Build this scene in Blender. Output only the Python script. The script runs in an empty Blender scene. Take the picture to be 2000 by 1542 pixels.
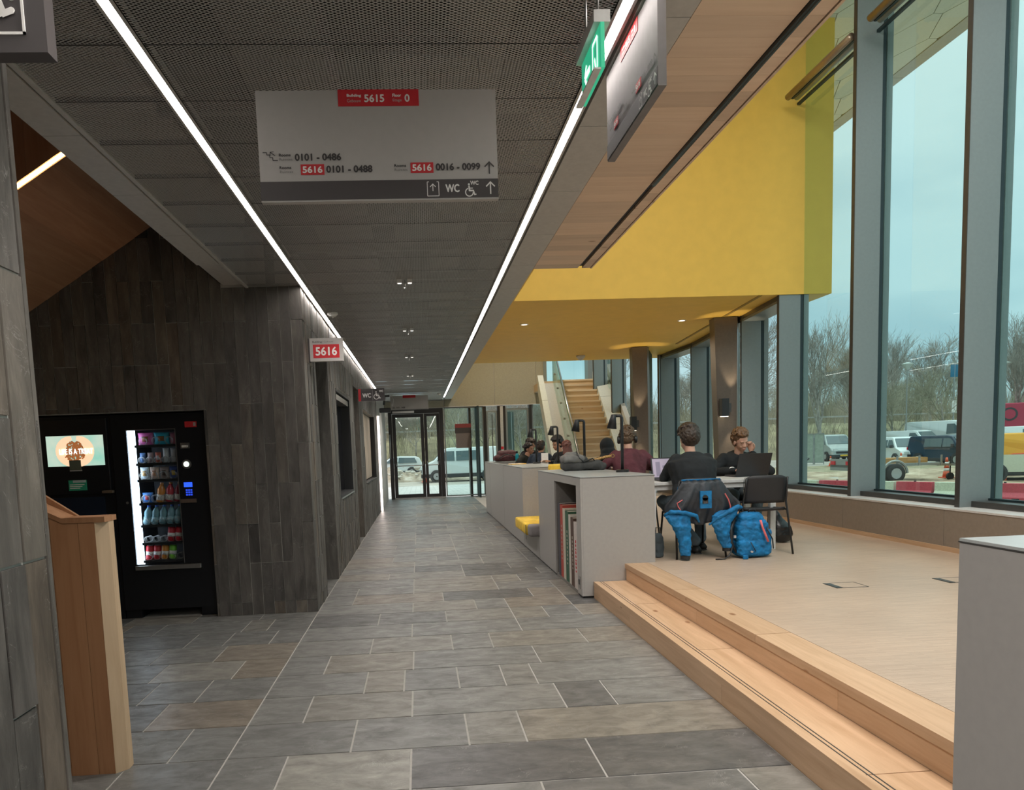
import bpy, bmesh, math, random
from mathutils import Vector, Matrix, noise
random.seed(7)
SC = bpy.context.scene
COL = SC.collection
PI = math.pi

# ------------------------------------------------------------------ camera
cam_data = bpy.data.cameras.new('camera')
cam = bpy.data.objects.new('camera', cam_data)
COL.objects.link(cam)
YAW, PIT, ROL = 0.0600, -0.0987, -0.0367
_f = Vector((math.sin(YAW)*math.cos(PIT), math.cos(YAW)*math.cos(PIT), math.sin(PIT)))
_r = Vector((math.cos(YAW), -math.sin(YAW), 0)); _u = _r.cross(_f)
_r2 = _r*math.cos(ROL) + _u*math.sin(ROL); _u2 = -_r*math.sin(ROL) + _u*math.cos(ROL)
M = Matrix((_r2, _u2, -_f)).transposed().to_4x4()
M.translation = Vector((0, 0, 1.46))
cam.matrix_world = M
cam_data.sensor_fit = 'HORIZONTAL'; cam_data.sensor_width = 36
cam_data.lens = 1450/2000*36
cam_data.shift_x = (1000-911.0)/2000; cam_data.shift_y = (1020.4-771)/2000
cam_data.clip_end = 500; cam_data.clip_start = 0.05
SC.camera = cam
SC.view_settings.view_transform = 'Standard'
SC.view_settings.look = 'None'
SC.view_settings.gamma = 1
SC.view_settings.use_curve_mapping = False
SC.view_settings.exposure = 0.38
SC.cycles.max_bounces = 8
SC.cycles.diffuse_bounces = 4
SC.cycles.glossy_bounces = 4
SC.cycles.transmission_bounces = 6
SC.cycles.transparent_max_bounces = 24
SC.cycles.caustics_reflective = False
SC.cycles.caustics_refractive = False
SC.cycles.sample_clamp_indirect = 4
SC.cycles.use_denoising = True

# ------------------------------------------------------------------ world: overcast sky
W = bpy.data.worlds.new('sky'); SC.world = W; W.use_nodes = True
nt = W.node_tree; nt.nodes.clear()
def N(nt, t, **k):
    n = nt.nodes.new(t)
    for a, b in k.items():
        if a.startswith('i_'):
            key = a[2:]
            key = int(key) if key.isdigit() else key.replace('_', ' ')
            n.inputs[key].default_value = b
        else: setattr(n, a, b)
    return n
def ramp(nt, stops, src=None, interp='LINEAR'):
    n = nt.nodes.new('ShaderNodeValToRGB'); cr = n.color_ramp; cr.interpolation = interp
    while len(cr.elements) > 1: cr.elements.remove(cr.elements[0])
    cr.elements[0].position = stops[0][0]; cr.elements[0].color = (*stops[0][1], 1)
    for p, c in stops[1:]:
        e = cr.elements.new(p); e.color = (*c, 1)
    if src is not None: nt.links.new(src, n.inputs[0])
    return n
tc = N(nt, 'ShaderNodeTexCoord'); sp = N(nt, 'ShaderNodeSeparateXYZ')
nt.links.new(tc.outputs['Generated'], sp.inputs[0])
cr = ramp(nt, [(0.0, (.30, .36, .35)), (.48, (.46, .58, .62)), (.53, (.44, .60, .66)), (.60, (.44, .60, .66)), (.68, (.54, .67, .71)), (.80, (.76, .86, .87)), (.90, (1.5, 1.58, 1.56)), (1, (2.6, 2.7, 2.6))])
mr = N(nt, 'ShaderNodeMapRange', i_1=-1.0, i_2=1.0)
nt.links.new(sp.outputs[2], mr.inputs[0]); nt.links.new(mr.outputs[0], cr.inputs[0])
mp = N(nt, 'ShaderNodeMapping'); mp.inputs['Scale'].default_value = (1.6, 1.6, 4.5)
nt.links.new(tc.outputs['Generated'], mp.inputs[0])
nz = N(nt, 'ShaderNodeTexNoise', i_Scale=2.0, i_Detail=3.0, i_Roughness=.45)
nt.links.new(mp.outputs[0], nz.inputs['Vector'])
cl = ramp(nt, [(.38, (.82, .88, .92)), (.60, (1.18, 1.13, 1.10))], nz.outputs[0])
mx = N(nt, 'ShaderNodeMix', data_type='RGBA', blend_type='MULTIPLY'); mx.inputs[0].default_value = 1
nt.links.new(cr.outputs[0], mx.inputs[6]); nt.links.new(cl.outputs[0], mx.inputs[7])
bg = N(nt, 'ShaderNodeBackground', i_Strength=1.06); out = N(nt, 'ShaderNodeOutputWorld')
nt.links.new(mx.outputs[2], bg.inputs[0]); nt.links.new(bg.outputs[0], out.inputs[0])

def area(name, loc, size, energy, color=(1, 1, 1), rot=(0, 0, 0), portal=False, spread=None):
    d = bpy.data.lights.new(name, 'AREA'); d.shape = 'RECTANGLE'; d.size, d.size_y = size
    d.energy = energy; d.color = color
    if portal: d.cycles.is_portal = True
    if spread: d.spread = spread
    o = bpy.data.objects.new(name, d); o.location = loc; o.rotation_euler = rot; COL.objects.link(o); return o
# sky portals in the window wall (they only steer the sky's own light)
area('sky_portal', (5.62, 3.7, 3.95), (6.3, 13.4), 1, rot=(0, PI/2, 0), portal=True)
area('sky_portal', (5.75, 14.0, 2.1), (2.6, 7.2), 1, rot=(0, PI/2, math.atan2(.75, 7)*-1), portal=True)
# added fill lights, unseen, under the hall roof and at the corridor's back
area('hall_fill_light', (2.5, 2.0, 6.95), (1.8, 9.0), 340, (1, .975, .95))
area('hall_fill_light', (4.2, -2.6, 6.9), (2.2, 2.2), 120, (1, .98, .96))
area('corridor_fill_light', (-.2, -2.2, 2.9), (1.6, 2.2), 70, (1, .96, .93))
# ------------------------------------------------------------------ helpers
def srgb(*c):
    if len(c) == 1: c = [int(c[0][i:i+2], 16) for i in (0, 2, 4)]
    return tuple((x/255/12.92 if x/255 <= .04045 else ((x/255+.055)/1.055)**2.4) for x in c)
def base_mat(name):
    m = bpy.data.materials.new(name); m.use_nodes = True
    nt = m.node_tree; b = nt.nodes['Principled BSDF']; return m, nt, b
def coords(nt, scale=(1, 1, 1), jitter=0.0, rot=(0, 0, 0)):
    tc = N(nt, 'ShaderNodeTexCoord'); mp = N(nt, 'ShaderNodeMapping')
    mp.inputs['Scale'].default_value = scale; mp.inputs['Rotation'].default_value = rot
    if jitter:
        oi = N(nt, 'ShaderNodeObjectInfo'); mu = N(nt, 'ShaderNodeVectorMath', operation='SCALE'); ad = N(nt, 'ShaderNodeVectorMath', operation='ADD')
        cb = N(nt, 'ShaderNodeCombineXYZ')
        for i in range(3): nt.links.new(oi.outputs['Random'], cb.inputs[i])
        nt.links.new(cb.outputs[0], mu.inputs[0]); mu.inputs['Scale'].default_value = jitter
        nt.links.new(tc.outputs['Object'], ad.inputs[0]); nt.links.new(mu.outputs[0], ad.inputs[1]); nt.links.new(ad.outputs[0], mp.inputs[0])
    else: nt.links.new(tc.outputs['Object'], mp.inputs[0])
    return mp.outputs[0]
def bump(nt, b, src, strength=.2, dist=.01):
    bp = N(nt, 'ShaderNodeBump', i_Strength=strength, i_Distance=dist)
    nt.links.new(src, bp.inputs['Height']); nt.links.new(bp.outputs[0], b.inputs['Normal'])
def mix(nt, fac, a, c, blend='MIX'):
    m = N(nt, 'ShaderNodeMix', data_type='RGBA', blend_type=blend)
    for v, i in ((fac, 0), (a, 6), (c, 7)):
        if hasattr(v, 'links'): nt.links.new(v, m.inputs[i])
        else: m.inputs[i].default_value = v if i == 0 else (*v, 1)
    return m.outputs[2]
_plain = {}
def plain(name, col, rough=.5, metal=0.0, noise_amt=.06, scale=30, spec=.5, bumpy=0.0):
    if name in _plain: return _plain[name]
    m, nt, b = base_mat(name)
    v = coords(nt); nz = N(nt, 'ShaderNodeTexNoise', i_Scale=scale, i_Detail=3.0)
    nt.links.new(v, nz.inputs['Vector'])
    lo = tuple(max(0, c*(1-noise_amt)) for c in col); hi = tuple(min(1, c*(1+noise_amt)) for c in col)
    r = ramp(nt, [(.3, lo), (.7, hi)], nz.outputs[0])
    nt.links.new(r.outputs[0], b.inputs['Base Color'])
    b.inputs['Roughness'].default_value = rough; b.inputs['Metallic'].default_value = metal
    b.inputs['Specular IOR Level'].default_value = spec
    if bumpy: bump(nt, b, nz.outputs[0], bumpy, .004)
    _plain[name] = m; return m
def emit(name, col, strength):
    m, nt, b = base_mat(name)
    b.inputs['Base Color'].default_value = (*col, 1)
    b.inputs['Emission Color'].default_value = (*col, 1); b.inputs['Emission Strength'].default_value = strength
    return m
def glass(name, tint=(.80, .92, .90), refl=1.0, rough=0.0):
    m = bpy.data.materials.new(name); m.use_nodes = True; nt = m.node_tree; nt.nodes.clear()
    t = N(nt, 'ShaderNodeBsdfTransparent'); t.inputs[0].default_value = (*tint, 1)
    g = N(nt, 'ShaderNodeBsdfGlossy'); g.inputs[0].default_value = (refl, refl, refl, 1); g.inputs['Roughness'].default_value = rough
    lw = N(nt, 'ShaderNodeLayerWeight'); lw.inputs[0].default_value = .5
    pw = N(nt, 'ShaderNodeMath', operation='POWER'); pw.inputs[1].default_value = 4.5; nt.links.new(lw.outputs['Facing'], pw.inputs[0])
    fr = N(nt, 'ShaderNodeMapRange'); fr.inputs[3].default_value = .035; fr.inputs[4].default_value = .8; nt.links.new(pw.outputs[0], fr.inputs[0])
    ms = N(nt, 'ShaderNodeMixShader'); o = N(nt, 'ShaderNodeOutputMaterial')
    nt.links.new(fr.outputs[0], ms.inputs[0]); nt.links.new(t.outputs[0], ms.inputs[1]); nt.links.new(g.outputs[0], ms.inputs[2]); nt.links.new(ms.outputs[0], o.inputs[0])
    return m
def wood(name, dark, light, axis=1, rough=.5, jit=40, knots=True, fine=1.0):
    """grain runs along AXIS"""
    m, nt, b = base_mat(name)
    sc = [9.0*fine]*3; sc[axis] = .7*fine
    v = coords(nt, tuple(sc), jit)
    nz = N(nt, 'ShaderNodeTexNoise', i_Scale=2.2, i_Detail=6.0, i_Roughness=.62, i_Distortion=.6); nt.links.new(v, nz.inputs['Vector'])
    r = ramp(nt, [(.28, dark), (.5, tuple((a+c)/2 for a, c in zip(dark, light))), (.72, light)], nz.outputs[0])
    oi = N(nt, 'ShaderNodeObjectInfo'); rr = ramp(nt, [(0, (.86, .85, .84)), (.5, (1, 1, 1)), (1, (1.1, 1.08, 1.06))], oi.outputs['Random'])
    c = mix(nt, 1.0, r.outputs[0], rr.outputs[0], 'MULTIPLY')
    if knots:
        sk = [2.6]*3; sk[axis] = 1.3
        v2 = coords(nt, tuple(sk), jit); vo = N(nt, 'ShaderNodeTexVoronoi', i_Scale=1.5); nt.links.new(v2, vo.inputs['Vector'])
        kr = ramp(nt, [(0, (.35, .22, .13)), (.05, (.55, .42, .32)), (.085, (1, 1, 1))], vo.outputs['Distance'])
        c = mix(nt, 1.0, c, kr.outputs[0], 'MULTIPLY')
    nt.links.new(c, b.inputs['Base Color']); b.inputs['Roughness'].default_value = rough
    bump(nt, b, nz.outputs[0], .12, .004)
    return m
def slate(name, c0, c1, c2, axis=2, rough=.55, vein=(.30, .30, .28), st=.5, tint=True, ani=1.6):
    m, nt, b = base_mat(name)
    sc = [7.0]*3; sc[axis] = ani
    v = coords(nt, tuple(sc), 37)
    nz = N(nt, 'ShaderNodeTexNoise', i_Scale=1.6, i_Detail=8.0, i_Roughness=.68, i_Distortion=.5); nt.links.new(v, nz.inputs['Vector'])
    r = ramp(nt, [(.30, c0), (.5, c1), (.74, c2)], nz.outputs[0])
    oi = N(nt, 'ShaderNodeObjectInfo')
    rr = ramp(nt, [(0, (.50, .50, .52)), (.08, (.78, .78, .80)), (.3, (.92, .92, .93)), (.7, (1, 1, 1)), (.88, (1.12, 1.04, .94)), (.95, (1.08, .93, .80)), (1, (1.35, 1.32, 1.25))] if tint else [(0, (.8, .8, .8)), (1, (1.12, 1.1, 1.08))], oi.outputs['Random'])
    c = mix(nt, 1.0, r.outputs[0], rr.outputs[0], 'MULTIPLY')
    v2 = coords(nt, (3.2, 3.2, 3.2), 23)
    n2 = N(nt, 'ShaderNodeTexNoise', i_Scale=1.3, i_Detail=5.0, i_Roughness=.7, i_Distortion=2.2); nt.links.new(v2, n2.inputs['Vector'])
    vr = ramp(nt, [(.492, (0, 0, 0)), (.499, (1, 1, 1)), (.506, (0, 0, 0))], n2.outputs[0])
    n3 = N(nt, 'ShaderNodeTexNoise', i_Scale=2.4, i_Detail=2.0); nt.links.new(v2, n3.inputs['Vector'])
    gt = ramp(nt, [(.55, (0, 0, 0)), (.66, (1, 1, 1))], n3.outputs[0])
    mm = N(nt, 'ShaderNodeMath', operation='MULTIPLY'); nt.links.new(vr.outputs[0], mm.inputs[0]); nt.links.new(gt.outputs[0], mm.inputs[1])
    c = mix(nt, mm.outputs[0], c, vein)
    nt.links.new(c, b.inputs['Base Color']); b.inputs['Roughness'].default_value = rough
    rg = ramp(nt, [(.3, (rough+.12,)*3), (.7, (rough-.12,)*3)], nz.outputs[0]); nt.links.new(rg.outputs[0], b.inputs['Roughness'])
    bump(nt, b, nz.outputs[0], st, .006)
    return m
def cloth(name, col, rough=.9, wr=.4, sc=9, amt=.2):
    m, nt, b = base_mat(name); v = coords(nt)
    nz = N(nt, 'ShaderNodeTexNoise', i_Scale=sc, i_Detail=3.0, i_Distortion=.8); nt.links.new(v, nz.inputs['Vector'])
    r = ramp(nt, [(.3, tuple(c*(1-amt) for c in col)), (.7, tuple(min(1, c*(1+amt)) for c in col))], nz.outputs[0])
    nt.links.new(r.outputs[0], b.inputs['Base Color']); b.inputs['Roughness'].default_value = rough
    bump(nt, b, nz.outputs[0], wr, .02); return m

class MB:
    def __init__(s): s.v = []; s.f = []
    def add(s, vs, fs):
        o = len(s.v); s.v += [tuple(v) for v in vs]; s.f += [tuple(i+o for i in f) for f in fs]; return s
    def box(s, x0, x1, y0, y1, z0, z1):
        if x0 > x1: x0, x1 = x1, x0
        if y0 > y1: y0, y1 = y1, y0
        if z0 > z1: z0, z1 = z1, z0
        return s.add([(x0, y0, z0), (x1, y0, z0), (x1, y1, z0), (x0, y1, z0), (x0, y0, z1), (x1, y0, z1), (x1, y1, z1), (x0, y1, z1)],
                     [(0, 3, 2, 1), (4, 5, 6, 7), (0, 1, 5, 4), (1, 2, 6, 5), (2, 3, 7, 6), (3, 0, 4, 7)])
    def rbox(s, x0, x1, y0, y1, z0, z1, r=.01, seg=2):
        bm = bmesh.new(); bmesh.ops.create_cube(bm, size=1)
        for v in bm.verts: v.co = Vector(((x0+x1)/2+v.co.x*abs(x1-x0), (y0+y1)/2+v.co.y*abs(y1-y0), (z0+z1)/2+v.co.z*abs(z1-z0)))
        bmesh.ops.bevel(bm, geom=bm.edges[:], offset=r, segments=seg, affect='EDGES', profile=.5)
        return s.bm(bm)
    def bm(s, bm):
        bm.verts.index_update(); s.add([v.co[:] for v in bm.verts], [[v.index for v in f.verts] for f in bm.faces]); bm.free(); return s
    def prism(s, poly, axis, a, b):
        """poly: 2D points; axis 0/1/2 = extrusion axis"""
        def p(u, v, w): return {0: (w, u, v), 1: (u, w, v), 2: (u, v, w)}[axis]
        n = len(poly); vs = [p(u, v, a) for u, v in poly] + [p(u, v, b) for u, v in poly]
        fs = [tuple(range(n-1, -1, -1)), tuple(range(n, 2*n))] + [(i, (i+1) % n, n+(i+1) % n, n+i) for i in range(n)]
        if axis == 1: fs = [tuple(reversed(f)) for f in fs]
        return s.add(vs, fs)
    def obox(s, p, q, w, h, up=(0, 0, 1)):
        """bar from p to q, w wide, h high"""
        p = Vector(p); q = Vector(q); d = (q-p).normalized(); up = Vector(up)
        r = d.cross(up); r = r.normalized() if r.length > 1e-5 else Vector((1, 0, 0)); u = r.cross(d)
        vs = [b+r*i*w/2+u*j*h/2 for b in (p, q) for i, j in ((-1, -1), (1, -1), (1, 1), (-1, 1))]
        return s.add(vs, [(0, 1, 2, 3), (7, 6, 5, 4), (0, 4, 5, 1), (1, 5, 6, 2), (2, 6, 7, 3), (3, 7, 4, 0)])
    def tube(s, pts, r, n=8, r1=None):
        pts = [Vector(p) for p in pts]; m = len(pts); rs = r if isinstance(r, (list, tuple)) else [r+( (r1-r)*i/(m-1) if r1 is not None else 0) for i in range(m)]
        vs = []; prev = None
        for i, p in enumerate(pts):
            d = (pts[min(i+1, m-1)]-pts[max(i-1, 0)]).normalized()
            if prev is None: a = d.orthogonal().normalized()
            else:
                a = prev-d*prev.dot(d); a = a.normalized() if a.length > 1e-6 else d.orthogonal().normalized()
            prev = a; b = d.cross(a)
            vs += [p+(a*math.cos(2*PI*k/n)+b*math.sin(2*PI*k/n))*rs[i] for k in range(n)]
        fs = [(i*n+k, i*n+(k+1) % n, (i+1)*n+(k+1) % n, (i+1)*n+k) for i in range(m-1) for k in range(n)]
        fs += [tuple(range(n-1, -1, -1)), tuple(range((m-1)*n, m*n))]
        return s.add(vs, fs)
    def lathe(s, prof, c=(0, 0, 0), n=16, ax=2):
        vs = []
        for r, z in prof:
            for k in range(n):
                a = 2*PI*k/n; u, v = r*math.cos(a), r*math.sin(a)
                q = {2: (u, v, z), 1: (u, z, v), 0: (z, u, v)}[ax]; vs.append((c[0]+q[0], c[1]+q[1], c[2]+q[2]))
        m = len(prof); fs = [(i*n+k, i*n+(k+1) % n, (i+1)*n+(k+1) % n, (i+1)*n+k) for i in range(m-1) for k in range(n)]
        fs += [tuple(range(n-1, -1, -1)), tuple(range((m-1)*n, m*n))]
        return s.add(vs, fs)
    def ell(s, c, r, mat=None, nu=16, nv=10):
        vs = []; fs = []
        for j in range(1, nv):
            t = PI*j/nv
            for i in range(nu):
                a = 2*PI*i/nu; vs.append(Vector((r[0]*math.sin(t)*math.cos(a), r[1]*math.sin(t)*math.sin(a), r[2]*math.cos(t))))
        vs += [Vector((0, 0, r[2])), Vector((0, 0, -r[2]))]; T, B = len(vs)-2, len(vs)-1
        for j in range(nv-2):
            for i in range(nu): fs.append((j*nu+i, (j+1)*nu+i, (j+1)*nu+(i+1) % nu, j*nu+(i+1) % nu))
        fs += [(T, i, (i+1) % nu) for i in range(nu)] + [(B, (nv-2)*nu+(i+1) % nu, (nv-2)*nu+i) for i in range(nu)]
        if mat is not None: vs = [mat @ v for v in vs]
        return s.add([Vector(c)+v for v in vs], fs)
    def loft(s, secs, n=14):
        """secs: (centre, rx, ry, xdir, ydir)"""
        vs = []
        for c, rx, ry, xd, yd in secs:
            c = Vector(c); xd = Vector(xd); yd = Vector(yd)
            vs += [c+xd*rx*math.cos(2*PI*k/n)+yd*ry*math.sin(2*PI*k/n) for k in range(n)]
        m = len(secs); fs = [(i*n+k, i*n+(k+1) % n, (i+1)*n+(k+1) % n, (i+1)*n+k) for i in range(m-1) for k in range(n)]
        fs += [tuple(range(n-1, -1, -1)), tuple(range((m-1)*n, m*n))]
        return s.add(vs, fs)
    def xf(s, M, start=0):
        s.v = s.v[:start]+[tuple(M @ Vector(v)) for v in s.v[start:]]; return s
    def mesh(s, name, mat=None, smooth=False):
        me = bpy.data.meshes.new(name); me.from_pydata(s.v, [], s.f); me.validate()
        bm = bmesh.new(); bm.from_mesh(me); bmesh.ops.recalc_face_normals(bm, faces=bm.faces[:]); bm.to_mesh(me); bm.free()
        if mat: me.materials.append(mat)
        if smooth:
            for p in me.polygons: p.use_smooth = True
        return me
    def build(s, name, mat=None, parent=None, smooth=False, kind=None, label=None, bevel=0):
        return link(name, s.mesh(name, mat, smooth), parent, kind, label, bevel)
def link(name, me, parent=None, kind=None, label=None, bevel=0):
    o = bpy.data.objects.new(name, me); COL.objects.link(o)
    if parent is not None: o.parent = parent
    if kind: o['kind'] = kind
    if label: o['label'] = label
    if bevel:
        b = o.modifiers.new('bevel', 'BEVEL'); b.width = bevel; b.segments = 2; b.limit_method = 'ANGLE'
    return o
def tag(o, label, cat, group=None, kind=None):
    o['label'] = label; o['category'] = cat
    if group: o['group'] = group
    if kind: o['kind'] = kind
    return o
def empty(name, label, cat, loc=(0, 0, 0), rz=0, group=None):
    o = bpy.data.objects.new(name, None); COL.objects.link(o); o.location = loc; o.rotation_euler = (0, 0, rz)
    o.empty_display_size = .05
    return tag(o, label, cat, group)
def struct(name): 
    o = bpy.data.objects.new(name, None); COL.objects.link(o); o['kind'] = 'structure'; o.empty_display_size = .05; return o
def copy_tree(o, parent=None):
    c = o.copy(); COL.objects.link(c); c.parent = parent
    for ch in list(o.children): copy_tree(ch, c)
    return c
_tm = {}
def text_mesh(s):
    if s in _tm: return _tm[s]
    cu = bpy.data.curves.new('t', 'FONT'); cu.body = s; cu.resolution_u = 3
    o = bpy.data.objects.new('t', cu); COL.objects.link(o)
    dg = bpy.context.evaluated_depsgraph_get(); me = bpy.data.meshes.new_from_object(o.evaluated_get(dg))
    vs = [v.co.copy() for v in me.vertices]; fs = [tuple(p.vertices) for p in me.polygons]
    bpy.data.objects.remove(o); bpy.data.meshes.remove(me); bpy.data.curves.remove(cu)
    x0 = min(v.x for v in vs); x1 = max(v.x for v in vs); y0 = min(v.y for v in vs); y1 = max(v.y for v in vs)
    _tm[s] = (vs, fs, x0, x1, y0, y1); return _tm[s]
def text(mb, s, x0, x1, z0, z1, y, bold=0.0):
    """flat lettering filling the rectangle, in a local XZ plane facing -Y"""
    vs, fs, a, b, c, d = text_mesh(s)
    off = [(0, 0)] if not bold else [(-bold, 0), (bold, 0), (0, bold), (0, -bold)]
    for k, (dx, dz) in enumerate(off):
        mb.add([(x0+(v.x-a)/(b-a)*(x1-x0)+dx, y-.00004*k, z0+(v.y-c)/(d-c)*(z1-z0)+dz) for v in vs], [f for f in fs])
    return mb
def bar2(mb, p, q, w, y):
    """flat stroke in XZ plane"""
    p = Vector(p); q = Vector(q); d = (q-p); n = Vector((-d.y, d.x)).normalized()*w/2; e = d.normalized()*w/2*.0
    pts = [p-e+n, q+e+n, q+e-n, p-e-n]; mb.add([(a.x, y, a.y) for a in pts], [(0, 1, 2, 3)]); return mb
def arrow(mb, cx, z0, z1, w, t, y, ang=0):
    s = len(mb.v); h = z1-z0
    bar2(mb, (0, -h/2), (0, h/2-t*.5), t, y); bar2(mb, (-w/2, h/2-w/2-t*.2), (t*.3, h/2), t, y-.0002); bar2(mb, (w/2, h/2-w/2-t*.2), (-t*.3, h/2), t, y-.0004)
    c, sn = math.cos(ang), math.sin(ang)
    mb.v = mb.v[:s]+[(cx+v[0]*c-v[2]*sn, v[1], (z0+z1)/2+v[0]*sn+v[2]*c) for v in mb.v[s:]]; return mb
def wheelchair(mb, cx, cz, s, y):
    """wheelchair user pictogram of height s centred on cx, cz"""
    def P(u, v): return (cx+(u-.5)*s, cz+(v-.5)*s)
    a0 = math.radians(110); a1 = math.radians(360); n = 16; R = .30; t = .085
    for i in range(n):
        b0 = a0+(a1-a0)*i/n; b1 = a0+(a1-a0)*(i+1)/n
        bar2(mb, P(.42+R*math.cos(b0), .32+R*math.sin(b0)), P(.42+R*math.cos(b1), .32+R*math.sin(b1)), t*s, y)
    n = 12; q = [P(.40+.085*math.cos(2*PI*i/n), .91+.085*math.sin(2*PI*i/n)) for i in range(n)]
    mb.add([(u, y, v) for u, v in q], [tuple(range(n))])
    bar2(mb, P(.40, .80), P(.44, .40), .13*s, y-.0002); bar2(mb, P(.42, .62), P(.70, .62), .075*s, y-.0003)
    bar2(mb, P(.42, .44), P(.74, .44), .12*s, y-.0004); bar2(mb, P(.72, .47), P(.84, .10), .11*s, y-.0005); bar2(mb, P(.82, .12), P(.96, .17), .08*s, y-.0006)
    return mb

# ------------------------------------------------------------------ materials
M_slate = slate('slate_cladding', (.058, .053, .048), (.105, .096, .086), (.185, .170, .154), vein=(.32, .30, .28))
M_slate_floor = slate('slate_floor', (.115, .112, .105), (.18, .177, .165), (.27, .265, .25), axis=0, rough=.40, st=.35, vein=(.36, .35, .33), ani=3.6)
M_joint = plain('mortar', (.40, .385, .355), .9)
M_floor_joint = plain('floor_grout', (.42, .40, .37), .9)
M_grey_panel = plain('grey_panel', (.50, .485, .455), .5)
M_beige_panel = plain('beige_panel', (.36, .34, .26), .6)
M_counter = plain('counter_laminate', (.36, .345, .325), .42, noise_amt=.03)
M_counter_edge = plain('dark_edge', (.05, .048, .045), .5)
M_plinth = plain('window_bench_panel', (.25, .205, .165), .55)
M_sill = plain('white_sill', (.62, .60, .58), .4)
M_fin = plain('blue_grey_metal', (.25, .285, .285), .42, .3, .03)
M_fin_dark = plain('dark_bronze_metal', (.075, .072, .068), .4, .4)
M_gasket = plain('gasket', (.012, .03, .036), .5)
M_yellow = plain('yellow_plaster', (.90, .575, .10), .6, noise_amt=.03, scale=6)
M_white = plain('white_paint', (.72, .72, .70), .55)
M_black = plain('black_metal', (.018, .019, .020), .42)
M_blackp = plain('black_plastic', (.018, .018, .019), .5)
M_steel = plain('brushed_steel', (.45, .45, .44), .3, .9)
M_bronze = plain('bronze_column', (.16, .135, .112), .38, .5)
M_glass = glass('window_glass', (.80, .91, .89))
M_glass_clear = glass('clear_glass', (.88, .95, .93))
M_soffit_wood = wood('soffit_oak', (.68, .50, .35), (.78, .60, .44), axis=0, jit=60)
M_step_wood = wood('step_oak', (.46, .29, .165), (.62, .42, .265), axis=1, jit=60)
M_stair_wood = wood('stair_oak', (.56, .41, .26), (.72, .57, .40), axis=0, jit=60)
M_panel_wood = wood('panel_oak', (.36, .165, .075), (.47, .245, .125), axis=2, jit=60)
M_left_wood = wood('reddish_wood', (.40, .20, .11), (.52, .29, .17), axis=1, jit=60, knots=False)
M_left_wood_v = wood('reddish_wood_upright', (.40, .20, .11), (.52, .29, .17), axis=2, jit=60, knots=False)
M_led = emit('led_diffuser', (1, .93, .88), 15)
M_led_warm = emit('warm_led', (1, .72, .38), 5)
M_red = plain('sign_red', srgb(200, 40, 48), .5)
M_signgrey = plain('sign_light_grey', (.46, .44, .42), .5, noise_amt=.02)
M_signdark = plain('sign_dark', (.060, .052, .052), .5, noise_amt=.02)
M_ink = plain('sign_ink', (.045, .04, .04), .5)
M_inklight = plain('sign_ink_light', (.16, .15, .145), .5)
M_signwhite = plain('sign_white', (.85, .83, .80), .5)
# ------------------------------------------------------------------ FLOOR
R = random.Random(11)
_bevbox = {}
def tile(name, parent, x0, x1, y0, y1, z0, z1, mat, ax=2, ch=.002):
    """thin slab with a tiny arris on its outer face, own origin at its centre; AX = axis of the outer face normal (+)"""
    w, d, h = round(abs(x1-x0), 4), round(abs(y1-y0), 4), round(abs(z1-z0), 4); key = (w, d, h, ax, mat.name)
    if key not in _bevbox:
        s = [w/2, d/2, h/2]; vs = []
        for top in (0, 1):
            k = ch if top else 0
            for a, b in ((-1, -1), (1, -1), (1, 1), (-1, 1)):
                e = [0, 0, 0]; o = [i for i in range(3) if i != ax]
                e[ax] = s[ax] if top else -s[ax]; e[o[0]] = a*(s[o[0]]-k); e[o[1]] = b*(s[o[1]]-k); vs.append(e)
        m = MB().add(vs, [(0, 1, 2, 3), (4, 5, 6, 7), (0, 1, 5, 4), (1, 2, 6, 5), (2, 3, 7, 6), (3, 0, 4, 7)])
        _bevbox[key] = m.mesh(name, mat)
    o = link(name, _bevbox[key], parent); o.location = ((x0+x1)/2, (y0+y1)/2, (z0+z1)/2); return o
floor = struct('floor')
MB().box(-6, 2.4, -4, 23.15, -.2, -.004).build('floor_bed', M_floor_joint, floor)
known = {0: [-.7, -.1, .77], 1: [-.4, .19, .48], 2: [-.7, -.1, .77, 1.06], 3: [-.4, -.155, .19, .48, .68], 4: [-.7, -.1, .77], 5: [-.42, .19, .49, 1.2]}
G = .0035
rows = []
y = 3.11-.447*15; k = -15
while y < 23.1:
    y1 = min(y+.447, 23.14); rows.append((k, y, y1)); y = y1; k += 1
far = MB()
def put(x0, x1, y0, y1, far_mb, parent):
    if x1-x0 < .03: return
    if y0 < 2.2 or y0 > 20.2: far_mb.box(x0+G, x1-G, y0+G, y1-G, -.03, R.uniform(-.0008, .0006)); return
    dz = R.uniform(-.0008, .0006); tile('stone_tile', parent, x0+G, x1-G, y0+G, y1-G, -.03, dz, M_slate_floor)
for k, y0, y1 in rows:
    if k in known: js = known[k]
    else:
        js = []; x = -1.0+R.choice((.3, .6, .9))*.98
        while x < 1.5: js.append(round(x, 3)); x += R.choice((.295, .59, .59, .885, .885))
    e = [-1.0]+js+[1.612]
    for a, b in zip(e, e[1:]): put(a, b, y0, y1, far, floor)
kl = {0: [-1.465, -2.05], 1: [-1.284, -1.9], 2: [-1.56, -2.1], 3: [-1.42, -1.76], 4: [-1.31, -1.85, -2.3], 5: [-1.55, -2.0], 6: [-1.24, -1.6, -1.9], 7: [-1.35, -1.56, -2.3]}
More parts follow.
